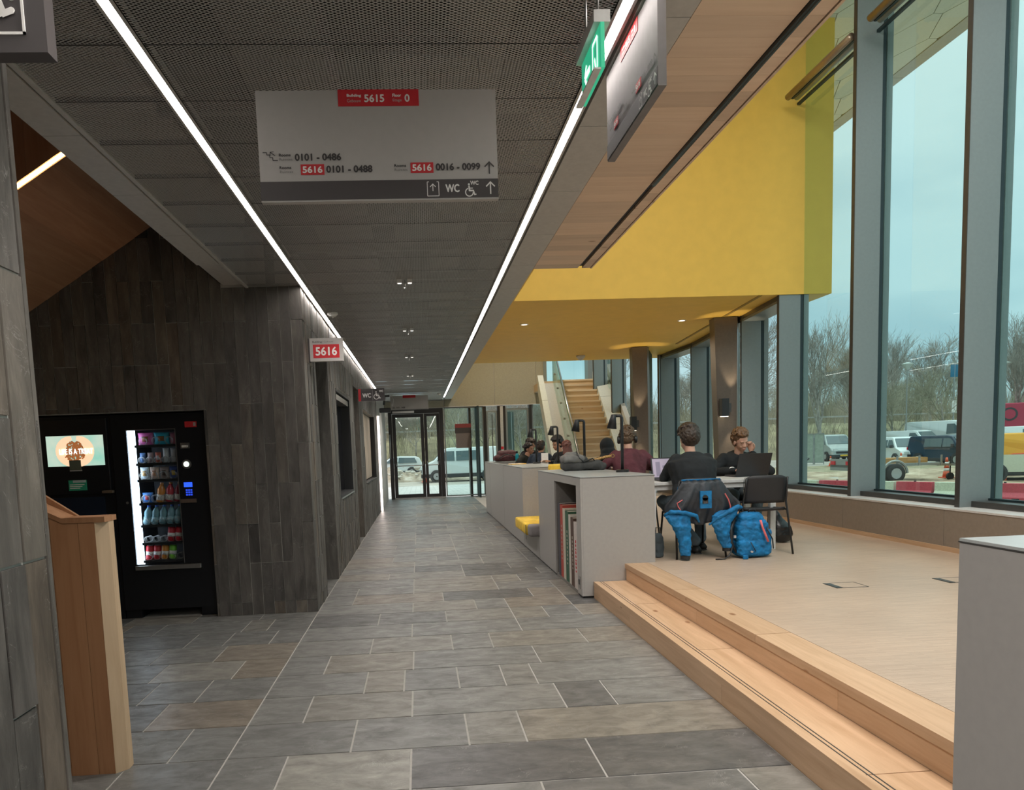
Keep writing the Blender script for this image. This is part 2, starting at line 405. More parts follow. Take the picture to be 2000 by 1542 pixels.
for k, y0, y1 in rows:
    if y0 > 6.9: break
    y1 = min(y1, 6.9+.1)
    js = list(kl.get(k, [-1.5, -2.1])); x = js[-1]
    while x > -4.6: x -= R.choice((.3, .6, .9)); js.append(x)
    e = [-1.0]+js
    for a, b in zip(e, e[1:]):
        if a < -3.0: far.box(b+G, a-G, y0+G, y1-G, -.03, 0)
        else: put(b, a, y0, y1, far, floor)
far.build('stone_tiles', M_slate_floor, floor, kind='stuff')

# platform with oak steps
PZ = .318
M_parq, nt, b = base_mat('strip_parquet')
v = coords(nt, (1, 1, 1))
bk = N(nt, 'ShaderNodeTexBrick', offset=.37, offset_frequency=2, i_Scale=1.0, i_Mortar_Size=.0008, i_Bias=0.0, i_Brick_Width=.16, i_Row_Height=.0085)
bk.inputs['Color1'].default_value = (.55, .425, .32, 1); bk.inputs['Color2'].default_value = (.45, .335, .25, 1); bk.inputs['Mortar'].default_value = (.38, .27, .19, 1)
nt.links.new(v, bk.inputs['Vector'])
nz = N(nt, 'ShaderNodeTexNoise', i_Scale=1.2, i_Detail=4.0); nt.links.new(v, nz.inputs['Vector'])
rr = ramp(nt, [(.3, (.9, .9, .9)), (.7, (1.1, 1.08, 1.06))], nz.outputs[0])
nt.links.new(mix(nt, 1.0, bk.outputs[0], rr.outputs[0], 'MULTIPLY'), b.inputs['Base Color']); b.inputs['Roughness'].default_value = .42
pf = struct('platform')
MB().box(2.14, 5.6, -4, 19.5, .0, PZ).build('parquet_floor', M_parq, pf)
MB().box(1.95, 2.14, -4, 19.5, 0, PZ-.045).build('platform_core', M_joint, pf)
MB().box(1.655, 1.93, -4, 6.9, 0, .118).build('step_core', M_joint, pf)
# oak boards: nosing board, riser boards, tread board with groove lines
for i, (a, b_) in enumerate(((-4.0, .55), (.55, 2.35), (2.35, 4.15), (4.15, 5.55), (5.55, 6.91))):
    tile('nosing_board', pf, 1.917, 2.138, a+.001, b_-.001, PZ-.045, PZ+.001, M_step_wood, ch=.003)
    tile('tread_board', pf, 1.66, 1.928, a+.3, min(b_+.3, 6.91)-.002, .118, .157, M_step_wood, ch=.002) if i else None
MB().box(1.917, 2.138, 6.91, 17.6, PZ-.045, PZ).build('nosing_board', M_step_wood, pf)
tile('tread_board', pf, 1.66, 1.928, -4, .85, .118, .157, M_step_wood)
for a, b_ in ((-4.0, 1.4), (1.4, 3.3), (3.3, 5.1), (5.1, 6.91)):
    tile('riser_board', pf, 1.928, 1.95, a+.001, b_-.001, .157, PZ-.045, M_step_wood, ax=0)
    tile('riser_board', pf, 1.612, 1.634, a+.6, min(b_+.6, 6.91)-.002, 0, .118, M_step_wood, ax=0)
tile('riser_board', pf, 1.612, 1.634, -4, -3.4, 0, .118, M_step_wood, ax=0)
MB().box(1.634, 1.655, -4, 6.9, 0, .118).build('step_backing', M_joint, pf)
MB().box(1.611, 1.661, -4, 6.91, .118, .1585).build('step_edge_strip', M_step_wood, pf)
MB().box(1.668, 1.674, -4, 6.91, .15, .1582).build('grip_strip', M_fin_dark, pf)
MB().box(1.690, 1.696, -4, 6.91, .15, .1582).build('grip_strip', M_fin_dark, pf)
# floor boxes
def floor_box(x, y, lab):
    e = empty('floor_socket_box', lab, 'floor box', (x, y, PZ), 0, 'floor boxes in the oak platform')
    m = MB(); t = .006
    for a in ((0, .25, 0, t), (0, .25, .2-t, .2), (0, t, 0, .2), (.25-t, .25, 0, .2)): m.box(a[0], a[1], a[2], a[3], 0, .003)
    m.build('frame', M_fin_dark, e)
    MB().box(.008, .242, .008, .192, -.004, .002).build('lid', M_parq, e)
    MB().box(.008, .05, .008, .192, .001, .004).build('cable_slot', M_fin_dark, e)
floor_box(3.09, 5.32, 'square floor socket box with dark slot in the open platform floor, left one')
floor_box(3.97, 5.31, 'square floor socket box in the platform, partly behind the right foreground counter')

# ------------------------------------------------------------------ SLATE WALLS
def clad(parent, ax, plane, u0, u1, z0, z1, holes, strip, stuff_after=None, seed=3, thick=.02, top=None, zoff=.12, sign=1, umin=None):
    """vertical slate strips on a plane; AX = axis of the plane's normal. holes: (u0,u1,z0,z1)"""
    rr = random.Random(seed); st = MB(); n = 0; u = u0; c = 0
    while u < u1-.01:
        ua, ub = u, min(u+strip, u1); u = ub; c += 1
        zt = z1 if top is None else min(z1, top((ua+ub)/2))
        cuts = {z0, zt}; z = z0+zoff+(.365 if rr.random() < .5 else 0)-.365*rr.choice((0, 0, 1))
        while z < zt-.08:
            if z > z0+.08: cuts.add(z)
            z += rr.choice((.73, .73, .73, 1.095, .365))
        for h in holes:
            if h[0] < ub-.005 and h[1] > ua+.005:
                for q in (h[2], h[3]):
                    if z0 < q < zt: cuts.add(q)
        cs = sorted(cuts)
        for a, b_ in zip(cs, cs[1:]):
            if b_-a < .015: continue
            zm = (a+b_)/2; xa, xb = ua, ub; skip = False
            for h in holes:
                if h[2] < zm < h[3]:
                    if h[0] <= xa+.005 and h[1] >= xb-.005: skip = True
                    elif h[0] < xb and h[1] > xa:
                        if h[0] > xa: xb = min(xb, h[0])
                        else: xa = max(xa, h[1])
            if skip or xb-xa < .012: continue
            g = .0026; d = thick+rr.uniform(-.004, .004); p0, p1 = plane-sign*.02, plane-sign*.02+sign*d
            if (stuff_after is not None and ua > stuff_after) or n >= 298 or (umin is not None and ub < umin):
                if ax == 0: st.box(p0, p1, xa+g, xb-g, a+g, b_-g)
                else: st.box(xa+g, xb-g, p0, p1, a+g, b_-g)
            else:
                n += 1
                if ax == 0: tile('slate_strip', parent, p0, p1, xa+g, xb-g, a+g, b_-g, M_slate, ax=0, ch=.0015)
                else: tile('slate_strip', parent, xa+g, xb-g, p0, p1, a+g, b_-g, M_slate, ax=1, ch=-.0015)
    if st.v: st.build('slate_strips', M_slate, parent, kind='stuff')
CZ = 2.96
slope = lambda x: 3.492+.642*(x+2.285)
wb = struct('wall_back')
m = MB()
m.prism([(-5.0, 1.9), (-1.03, 1.9), (-1.03, 3.0), (-1.66, 3.9), (-5, 3.9)], 1, 6.911, 7.15)
m.box(-1.925, -1.012, 6.911, 7.15, 0, 1.9); m.box(-6, -5, 6.922, 7.15, 0, 3.9)
m.build('wall_core', M_joint, wb)
MB().box(-5, -1.925, 7.75, 7.85, 0, 1.95).box(-1.927, -1.92, 6.93, 7.8, 0, 1.9).box(-5, -1.92, 7.15, 7.8, 1.9, 1.95).build('niche_lining', M_blackp, wb)
clad(wb, 1, 6.905, -5.0, -1.0, 0, 3.9, [(-5.0, -1.925, 0, 1.9)], .1, seed=5, sign=-1, umin=-3.6, top=lambda x: slope(x)+.1 if x < -1.66 else 2.97)
wl = struct('wall_left')
holes = [(7.66, 8.70, -.1, 2.55), (9.42, 11.22, .89, 2.27), (11.95, 12.98, -.1, 2.54), (14.0, 17.3, .88, 2.27)]
m = MB()
for a, b_, z0, z1 in ((6.92, 7.66, 0, 3), (7.66, 8.70, 2.55, 3), (8.70, 9.42, 0, 3), (9.42, 11.22, 0, .89), (9.42, 11.22, 2.27, 3), (11.22, 11.95, 0, 3), (11.95, 12.98, 2.54, 3), (12.98, 14.0, 0, 3), (14.0, 17.3, 0, .88), (14.0, 17.3, 2.27, 3), (17.3, 23.2, 0, 3)):
    m.box(-1.3, -1.009, a, b_, z0, z1)
m.build('wall_core', M_joint, wl)
clad(wl, 0, -1.002, 6.905, 18.5, 0, 2.955, holes, .1, stuff_after=12.4, seed=9)
clad(wl, 0, -1.16, 7.66, 8.70, 0, 2.55, [], .17, seed=12)
MB().box(-1.2, -1.168, 7.655, 8.705, 0, 2.56).build('recess_back', M_joint, wl)
for ya, yb in ((7.66, 8.18), (8.18, 8.70), (11.95, 12.46), (12.46, 12.98)): tile('stone_tile', floor, -1.18, -1.003, ya+.003, yb-.003, -.03, 0, M_slate_floor)
for ya in (7.66, 8.69, 11.95, 12.97): MB().box(-1.18, -1.003, ya, ya+.01, 0, 2.545).build('recess_cheek', M_slate, wl)
for ya, yb in ((7.67, 8.69), (11.96, 12.97)): MB().box(-1.16, -1.004, ya, yb, 2.53, 2.545).build('recess_head', M_slate, wl)
MB().box(-1.2, -1.18, 11.95, 12.98, 0, 2.54).build('recess_door_leaf', M_blackp, wl)
MB().box(-1.02, -1.0, 18.5, 23.1, 0, 2.96).build('far_grey_wall', M_grey_panel, wl)
# dark window
w1 = struct('window_1')
m = MB(); y0, y1, z0, z1 = 9.42, 11.22, .89, 2.27
for a in ((y0, y1, z0, z0+.04), (y0, y1, z1-.03, z1), (y0, y0+.02, z0, z1), (y1-.02, y1, z0, z1)): m.box(-1.14, -1.0, *a)
m.build('window_frame', M_blackp, w1)
MB().box(-1.15, -1.02, y0+.02, y1-.02, z1-.12, z1-.05).build('blind_box', M_steel, w1)
MB().box(-1.145, -1.13, y0, y1, z0, z1).build('pane', plain('dark_glass', (.01, .01, .014), .06), w1)
MB().box(-1.0, -.985, y0, y1, z0, z0+.012).build('window_sill', M_steel, w1)
w2 = struct('window_2')
y0, y1, z0, z1 = 14.0, 17.3, .88, 2.27
MB().box(-1.17, -1.15, y0, y1, z0, z1).build('backing', M_fin_dark, w2)
M_pale = wood('pale_wood', (.42, .34, .26), (.60, .50, .40), axis=2, knots=False)
for i in range(11):
    yy = y0+.05+i*.29; MB().box(-1.15, -1.10, yy, yy+.27, z0+.04, z1-.02).build('pale_panel', M_pale, w2)
MB().box(-1.15, -.99, y0, y1, z0, z0+.02).box(-1.15, -1.0, y1-.02, y1, z0, z1).build('window_frame', M_blackp, w2)
# slate pier at the left edge of the picture
wp = struct('wall_pier')
MB().box(-2.2, -1.008, -4, 2.03, 0, 2.96).build('pier_core', M_joint, wp)
clad(wp, 0, -1.0, -3.95, 2.045, 0, 2.96, [], .115, seed=21, umin=-.2)
MB().box(-2.2, -1.0, 2.03, 2.05, 0, 2.96).build('pier_end_slab', M_slate, wp)
MB().box(-6, 8, -4.2, -4, -.2, 7.2).build('wall_behind', M_grey_panel).__setitem__('kind', 'structure')
MB().box(-6.1, -6, -4.2, 7, -.2, 4.5).build('wall_far_left', M_left_wood).__setitem__('kind', 'structure')

# ------------------------------------------------------------------ CEILING
M_mesh = bpy.data.materials.new('expanded_metal'); M_mesh.use_nodes = True; nt = M_mesh.node_tree
b = nt.nodes['Principled BSDF']; b.inputs['Base Color'].default_value = (.50, .49, .47, 1); b.inputs['Roughness'].default_value = .38; b.inputs['Metallic'].default_value = .35
tc = N(nt, 'ShaderNodeTexCoord'); sx = N(nt, 'ShaderNodeSeparateXYZ'); nt.links.new(tc.outputs['Object'], sx.inputs[0])
def mth(op, a, c=None):
    n = N(nt, 'ShaderNodeMath', operation=op)
    for i, q in enumerate((a, c)):
        if q is None: continue
        if hasattr(q, 'links'): nt.links.new(q, n.inputs[i])
        else: n.inputs[i].default_value = q
    return n.outputs[0]
u = mth('MULTIPLY', sx.outputs[0], PI/.026); w = mth('MULTIPLY', sx.outputs[1], PI/.0155)
s1 = mth('ABSOLUTE', mth('SINE', mth('ADD', u, w))); s2 = mth('ABSOLUTE', mth('SINE', mth('SUBTRACT', u, w)))
hole = mth('GREATER_THAN', mth('MINIMUM', s1, s2), .56)
hh = mth('MULTIPLY', mth('MINIMUM', s1, s2), 1.0)
bump(nt, b, hh, .6, .004)
tr = N(nt, 'ShaderNodeBsdfTransparent'); ms = N(nt, 'ShaderNodeMixShader'); mo = nt.nodes['Material Output']
nt.links.new(hole, ms.inputs[0]); nt.links.new(b.outputs[0], ms.inputs[1]); nt.links.new(tr.outputs[0], ms.inputs[2]); nt.links.new(ms.outputs[0], mo.inputs[0])
ce = struct('ceiling')
P0 = 3.361; PW = .437
def mesh_panel(x0, x1, y0, y1):
    key = ('mp', round(x1-x0, 3), round(y1-y0, 3))
    if key not in _bevbox:
        w_, d_ = (x1-x0)/2-.002, (y1-y0)/2-.003
        vs = [(-w_, -d_, 0), (w_, -d_, 0), (w_, d_, 0), (-w_, d_, 0), (-w_, -d_, .02), (w_, -d_, .02), (w_, d_, .02), (-w_, d_, .02)]
        me = MB().add(vs, [(0, 1, 2, 3)]).add(vs, [(0, 1, 5, 4), (2, 3, 7, 6)]).mesh('mesh_panel', M_mesh); me.materials.append(M_fin_dark)
        for p in me.polygons[1:]: p.material_index = 1
        _bevbox[key] = me
    o = link('mesh_panel', _bevbox[key], ce); o.location = ((x0+x1)/2, (y0+y1)/2, CZ+.004); return o
i = -14
while P0+PW*i < 22.6:
    ya, yb = P0+PW*i, P0+PW*(i+1)
    mesh_panel(-.935, .745, ya, yb)
    if yb < 6.95: mesh_panel(-1.455, -.998, ya, yb)
    i += 1
MB().box(-1.0, -.997, -4, 6.9, CZ, CZ+.03).box(-.938, -.935, -4, 22.6, CZ, CZ+.03).box(.745, .748, -4, 22.6, CZ, CZ+.03).build('edge_trim', M_fin_dark, ce)
MB().box(-1.479, -1.455, -4, 6.9, CZ-.002, CZ+.05).build('edge_profile', M_grey_panel, ce)
# plenum above the mesh
m = MB(); m.box(-1.7, 1.1, -4, 23, 3.62, 3.7).box(-1.7, -1.62, -4, 6.9, 3.0, 3.7).box(-1.3, -1.22, 6.9, 23, 2.98, 3.7).box(1.0, 1.03, -4, 23, 2.98, 3.7)
m.build('plenum_lining', plain('plenum_dark', (.022, .022, .02), .9), ce)
m = MB(); RR = random.Random(4)
m.box(-.75, -.35, -4, 22, 3.25, 3.5).box(.2, .45, -4, 22, 3.2, 3.4)
for i in range(26): yy = -2+i*.95+RR.uniform(-.2, .2); m.box(-1.2, .98, yy, yy+.05, 3.14, 3.2)
for i in range(9): yy = 1+i*2.3; m.box(RR.uniform(-.3, .1), RR.uniform(.2, .6), yy, yy+.5, 3.1, 3.22)
m.build('duct', plain('duct_grey', (.10, .10, .09), .6), ce)
# joints / side bands
for i in range(-8, 24):
    ya = 1.857+.889*i; yb = ya+.889
    if yb < 22.9 and ya > -4: tile('grey_ceiling_panel', ce, .822, 1.03, ya+.002, yb-.002, 2.958, 2.985, M_grey_panel, ax=2)
for i in range(-8, 4):
    ya = 3.669+.795*(i-1)+.0; yb = ya+.795
    yb = min(yb, 6.9)
    tile('grey_beam_panel', ce, -1.66, -1.49, ya+.002, yb-.002, 2.955, 2.985, M_grey_panel)
MB().box(-1.68, -1.47, -4, 6.9, 2.99, 4.2).build('beam_core', M_grey_panel, ce)
MB().box(-1.491, -1.478, -4, 6.9, 2.975, 3.1).build('shadow_gap', M_black, ce)
MB().box(.80, 1.03, -4, 23, 2.99, 3.6).build('band_core', M_grey_panel, ce)
# LED channels
def led(x0, x1, y0, y1, lab):
    e = empty('led_strip_light', lab, 'light', ((x0+x1)/2, y0, CZ)); L = y1-y0; w_ = (x1-x0)/2
    MB().box(-w_-.012, -w_, 0, L, -.004, .05).box(w_, w_+.012, 0, L, -.004, .05).box(-w_-.012, w_+.012, 0, L, .05, .055).build('channel', M_grey_panel, e)
    MB().box(-w_, w_, 0, L, -.002, .012).build('diffuser', M_led, e)
led(-.985, -.947, -4, 18.5, 'long white LED line in the ceiling along the slate wall, left of the mesh')
led(.757, .795, -4, 21.4, 'long white LED line in the ceiling between mesh and grey panels, right side')
e = empty('led_wall_strip', 'upright white LED line in the far end of the slate wall', 'light', (-.975, 18.62, 0))
MB().box(-.03, .03, 0, .03, .0, 2.36).build('channel', M_grey_panel, e)
MB().box(-.024, .024, -.012, 0, .01, 2.35).build('diffuser', emit('led_upright', (1, .86, .80), 5), e)
# wooden stair soffit on the left
ls = struct('soffit_left')
def sl(x): return slope(x)
xs = [-1.665-.0, ]
x = -1.68; i = 0
while x > -5.4:
    xa = x-.17; m = MB()
    m.add([(x-.001, 5.33, sl(x)), (xa+.001, 5.33, sl(xa)), (xa+.001, 6.92, sl(xa)), (x-.001, 6.92, sl(x)), (x-.001, 5.33, sl(x)+.02), (xa+.001, 5.33, sl(xa)+.02), (xa+.001, 6.92, sl(xa)+.02), (x-.001, 6.92, sl(x)+.02)],
          [(0, 1, 2, 3), (4, 5, 6, 7), (0, 1, 5, 4), (1, 2, 6, 5), (2, 3, 7, 6), (3, 0, 4, 7)])
    m.build('soffit_plank', M_left_wood, ls); x = xa
x = -1.68
while x > -5.4:
    xa = x-.21; m = MB()
    m.prism([(x-.001, sl(x)+.03), (xa+.001, sl(xa)+.03), (xa+.001, 4.4), (x-.001, 4.4)], 1, 5.30, 5.32); m.build('wall_plank', M_left_wood_v, ls); x = xa
MB().obox((-1.66, 5.31, sl(-1.66)+.012), (-5.4, 5.31, sl(-5.4)+.012), .014, .02).build('led_line', M_led_warm, ls)
MB().box(-6, -1.6, -4, 5.3, 4.4, 4.5).build('upper_ceiling', M_left_wood, ls)
# wooden soffit on the right, planks run across
wr = struct('soffit_right')
y = 6.425; i = 0
while y > -4:
    ya = y-.142
    if y > -1.0:
        tile('soffit_plank', wr, 1.031, 1.412, ya+.0006, y-.0006, 2.957, 2.98, M_soffit_wood, ax=2)
        tile('soffit_plank', wr, 1.45, 1.518, ya+.0006, y-.0006, 2.957, 2.98, M_soffit_wood, ax=2)
    y = ya
MB().box(1.031, 1.412, -4, y+3.0, 2.957, 2.98).build('soffit_board', M_soffit_wood, wr)
MB().box(1.03, 1.53, -4, 6.425, 2.985, 3.4).build('soffit_core', M_soffit_wood, wr)
MB().box(1.412, 1.45, -4, 6.425, 2.975, 2.986).build('rail_slot', M_black, wr)
MB().tube([(1.431, -4, 2.957), (1.431, 4.42, 2.957)], .017, 10).build('curtain_rail', plain('rail_metal', (.03, .038, .036), .25, .6), wr, smooth=True)
MB().box(1.522, 1.535, -4, 6.43, 2.952, 3.1).build('edge_lath', M_soffit_wood, wr)

# ------------------------------------------------------------------ YELLOW VOLUME
yv = struct('yellow_volume')
m = MB(); m.box(1.03, 5.88, 10.35, 17.65, 3.45, 7.3); m.build('plaster_box', M_yellow, yv)
MB().obox((4.86, 10.36, 3.447), (5.36, 15.2, 3.447), .05, .008).build('curtain_slot', plain('slot_ochre', (.36, .22, .03), .7), yv)
MB().box(1.03, 1.06, 6.43, 10.35, 2.985, 7.1).box(1.03, 1.06, 17.65, 23, 2.985, 7.1).box(1.03, 1.05, 10.35, 17.65, 2.985, 3.45).build('wall_upper_left', M_yellow).__setitem__('kind', 'structure')
MB().box(1.50, 1.53, -4, 6.43, 3.4, 7.1).box(1.03, 1.5, 6.40, 6.43, 3.4, 7.1).build('wall_upper_right', M_white).__setitem__('kind', 'structure')
MB().box(1.0, 5.45, -4, 10.35, 7.1, 7.2).box(1.0, 6.5, 17.65, 23.3, 7.1, 7.2).build('ceiling_upper', M_white).__setitem__('kind', 'structure')
# ------------------------------------------------------------------ WINDOW WALL
def facade_x(y):
    P = ((10.4, 5.13), (12.0, 5.30), (13.45, 5.46), (15.15, 5.64), (17.0, 5.61), (18.5, 5.40), (19.6, 5.20), (20.9, 5.03), (22.2, 4.93), (25, 4.8))
    if y <= 10.4: return 5.13
    for (a, b_), (c, d) in zip(P, P[1:]):
        if y <= c: return b_+(d-b_)*(y-a)/(c-a)
    return 4.8
fy = [-3.8, -2.2, -.4, 1.4, 3.2, 5.0, 6.8, 8.6, 10.4]
wn = 3
def rot_pts(x, y, ang, pts):
    c, s_ = math.cos(ang), math.sin(ang); return [(x+a*c-b*s_, y+a*s_+b*c) for a, b in pts]
def fin(parent, x, y, z0, z1, ang=0, t=.06, d=.31):
    m = MB(); m.prism(rot_pts(x, y, ang, [(0, -t/2), (d, -t/2), (d, t/2), (0, t/2)]), 2, z0, z1); m.build('mullion', M_fin, parent)
    m = MB(); m.prism(rot_pts(x, y, ang, [(-.002, -t/2-.001), (.004, -t/2-.001), (.004, t/2+.001), (-.002, t/2+.001)]), 2, z0, z1); m.build('mullion_edge', M_fin_dark, parent)
    m = MB(); m.prism(rot_pts(x, y, ang, [(d, -t/2+.005), (d+.04, -t/2+.005), (d+.04, t/2-.005), (d, t/2-.005)]), 2, z0, z1); m.build('gasket', M_gasket, parent)
    m = MB(); m.prism(rot_pts(x, y, ang, [(d+.05, -t/2), (d+.12, -t/2), (d+.12, t/2), (d+.05, t/2)]), 2, z0, z1); m.build('outer_cap', M_fin, parent)
for k in range(len(fy)-1):
    w_ = struct('window_%d' % wn); wn += 1; ya, yb = fy[k], fy[k+1]; z0, z1 = .735, 7.1
    MB().box(5.476, 5.482, ya+.03, yb-.03, z0+.06, z1).build('pane', M_glass, w_)
    MB().box(5.25, 5.45, ya+.03, yb-.03, z0, z0+.055).build('bottom_rail', M_fin_dark, w_, bevel=.003)
    MB().box(5.42, 5.47, ya+.03, yb-.03, z0+.055, z0+.075).build('glazing_bead', M_gasket, w_)
    MB().box(5.35, 5.5, ya+.03, yb-.03, z1-.08, z1).build('top_rail', M_fin, w_)
    if k >= 4:
        MB().tube([(5.10, ya+(.50 if k != 7 else .06)*0+.03, 5.96), (5.10, yb-.03-(.28 if k == 7 else .30), 5.96)], .042, 14).build('blind_tube', plain('bronze_tube', (.36, .28, .2), .3, .7), w_, smooth=True)
        MB().box(5.135, 5.165, ya+.03, yb-.33, 5.925, 5.95).box(5.36, 5.40, ya+.03, yb-.03, 5.97, 6.0).build('blind_bracket', M_gasket, w_)
for y in fy: 
    fr = struct('trim_%d' % (fy.index(y)+1)); fin(fr, 5.13, y, .73, 7.1)
# low wall below
for k in range(4, len(fy)-1):
    MB().tube([(5.21, fy[k]+.03, 5.955), (5.21, fy[k+1]-.33, 5.955)], .045, 12).build('blind_casing', plain('casing_grey', (.30, .34, .32), .35, .5), bpy.data.objects['window_%d' % (k+3)], smooth=True)
pl = struct('wall_window_bench')
MB().box(5.03, 5.6, -4, 10.4, PZ, .70).build('bench_core', M_joint, pl)
js = [-4.0, -1.8, 0.0, 1.65, 3.37, 5.09, 6.81, 8.53, 10.25]
for a, b_ in zip(js, js[1:]): tile('bench_panel', pl, 5.012, 5.03, a+.003, b_-.003, PZ+.045, .715, M_plinth, ax=0, ch=-.001)
MB().box(5.008, 5.6, -4, 10.42, .715, .733).build('sill_board', M_sill, pl)
MB().box(5.0, 5.03, -4, 10.4, PZ, PZ+.045).build('skirting', M_step_wood, pl)
MB().box(5.46, 5.7, -4, 10.4, -.5, .72).build('outer_base', M_grey_panel, pl)
# lower glazing beneath the yellow volume
fy2 = [10.4, 12.0, 13.45, 15.15, 17.0]; A = -math.atan(.108)
for k in range(4):
    w_ = struct('window_%d' % wn); wn += 1; ya, yb = fy2[k], fy2[k+1]; xa, xb = facade_x(ya), facade_x(yb); d = .345
    m = MB(); m.add([(xa+d, ya+.03, .80), (xb+d, yb-.03, .80), (xb+d, yb-.03, 3.36), (xa+d, ya+.03, 3.36)], [(0, 1, 2, 3)]); m.build('pane', M_glass, w_)
    MB().obox((xa+.22, ya+.03, .765), (xb+.22, yb-.03, .765), .2, .06).build('bottom_rail', M_fin_dark, w_)
    MB().obox((xa+.19, ya+.03, 3.40), (xb+.19, yb-.03, 3.40), .34, .095).build('top_rail', M_fin, w_)
    MB().obox((xa+.02, ya+.03, 3.42), (xb+.02, yb-.03, 3.42), .02, .06).build('top_edge', M_fin_dark, w_)
    MB().obox((xa-.1, ya, .5), (xb-.1, yb, .5), .02, .44).build('bench_panel', M_plinth, w_)
    MB().obox((xa+.1, ya, .723), (xb+.1, yb, .723), .44, .018).build('sill_board', M_sill, w_)
    MB().obox((xa+.33, ya, .1), (xb+.33, yb, .1), .2, 1.2).build('outer_base', M_grey_panel, w_)
for i, y in enumerate(fy2[1:]):
    fr = struct('trim_%d' % (i+20)); fin(fr, facade_x(y), y, .73, 3.44, A)
# glazing beside and behind the stairs
fy3 = [17.0, 18.5, 19.6, 20.9, 22.2]
A3 = math.atan(.17)
for k in range(4):
    w_ = struct('window_%d' % wn); wn += 1; ya, yb = fy3[k], fy3[k+1]; xa, xb = facade_x(ya)+.35, facade_x(yb)+.35
    m = MB(); m.add([(xa, ya+.03, .2), (xb, yb-.03, .2), (xb, yb-.03, 7), (xa, ya+.03, 7)], [(0, 1, 2, 3)]); m.build('pane', M_glass, w_)
for i, y in enumerate(fy3[:-1]):
    fr = struct('trim_%d' % (i+30)); fin(fr, facade_x(y)-.05, y, .3+(1.9 if i == 2 else 2.6 if i == 3 else 0), 7.0, A3+.1)
# canopy outside with long hexagonal panels
cn = struct('canopy')
MB().box(5.5, 7.75, -6, 26, 7.13, 7.3).build('canopy_core', M_fin_dark, cn)
M_hex = plain('canopy_panel', (.76, .77, .70), .6, noise_amt=.04)
def clip_poly(p, x0, x1):
    def cl(p, f, g):
        o = []
        for i in range(len(p)):
            a, b_ = p[i], p[(i+1) % len(p)]
            if f(a): o.append(a)
            if f(a) != f(b_): t = g(a, b_); o.append((a[0]+(b_[0]-a[0])*t, a[1]+(b_[1]-a[1])*t))
        return o
    p = cl(p, lambda a: a[0] >= x0, lambda a, b_: (x0-a[0])/(b_[0]-a[0]))
    if p: p = cl(p, lambda a: a[0] <= x1, lambda a, b_: (x1-a[0])/(b_[0]-a[0]))
    return p
HP, HR = .74, .612
for j in range(-9, 19):
    for i in range(-4, 4):
        cx = 7.277+HP*i+(HP/2 if (j % 2) == 0 else 0); cy = 10.26+HR*j
        g = .006
        q = [(cx-.305+g, cy), (cx-.065+g*.5, cy-HR+g), (cx+.065-g*.5, cy-HR+g), (cx+.305-g, cy), (cx+.065-g*.5, cy+HR-g), (cx-.065+g*.5, cy+HR-g)]
        q = clip_poly(q, 5.5, 7.735)
        if len(q) > 2 and max(p[0] for p in q)-min(p[0] for p in q) > .05: MB().prism(q, 2, 7.10, 7.128).build('hexagonal_panel', M_hex, cn)
for k in range(14):
    ya = -2+k*1.75; tile('fascia_panel', cn, 7.74, 7.97, ya+.006, ya+1.744, 7.09, 7.12, M_grey_panel)
MB().box(7.75, 7.97, -6, 26, 7.12, 7.5).build('fascia', M_grey_panel, cn)
for x, y in ((6.5, 11.8), (6.9, 9.6)):
    dl = empty('canopy_downlight', 'small round recessed downlight in the outdoor canopy, %s' % ('farther one' if y > 10 else 'nearer one'), 'light', (x, y, 7.095))
    MB().lathe([(.07, 0), (.07, .03), (.045, .03)], n=14).build('rim', M_white, dl); MB().lathe([(.045, .004), (.045, .01)], n=12).build('lens', emit('canopy_lens', (1, .95, .8), 2.5), dl)

for x, y in ((1.80, 12.28), (4.43, 12.3), (2.6, 15.5), (2.9, 19.8)):  # soffit beams; the high one over the stairs is an added, unseen fill
    d = bpy.data.lights.new('soffit_and_fill_lamp', 'SPOT'); d.energy = 95 if y < 19 else 420; d.color = (1, .90, .76); d.spot_size = math.radians(130); d.spot_blend = .8; d.shadow_soft_size = .08
    o = bpy.data.objects.new('soffit_and_fill_lamp', d); o.location = (x, y, 3.42 if y < 19 else 6.9); COL.objects.link(o)
# leaning bronze columns with wall lights
def leaning(x0, y0, x1, y1, z1, w0, w1, lab, sz):
    """x0,y0 foot; x1,y1 head"""
    e = empty('leaning_column', lab, 'column', (x0, y0, PZ)); dx, dy, h = x1-x0, y1-y0, z1-PZ
    def sec(cx, cy, w, z): return [(cx-w/2, cy-.02, z), (cx+w/2, cy-.08, z), (cx+w/2+.10, cy+.10, z), (cx+w/2+.02, cy+.28, z), (cx-w/2+.02, cy+.24, z)]
    MB().add(sec(0, 0, w0, 0)+sec(dx, dy, w1, h), [(0, 1, 6, 5), (1, 2, 7, 6), (2, 3, 8, 7), (3, 4, 9, 8), (4, 0, 5, 9), (4, 3, 2, 1, 0), (5, 6, 7, 8, 9)]).build('shaft', M_bronze, e)
    return e
cA = leaning(5.15, 12.2, 5.07, 12.1, 3.44, .24, .36, 'dark bronze column leaning beside the windows, behind the seated pair', 0)
cB = leaning(4.74, 15.6, 4.66, 15.5, 3.44, .24, .30, 'dark bronze column near the oak stairs, behind the person in maroon', 0)
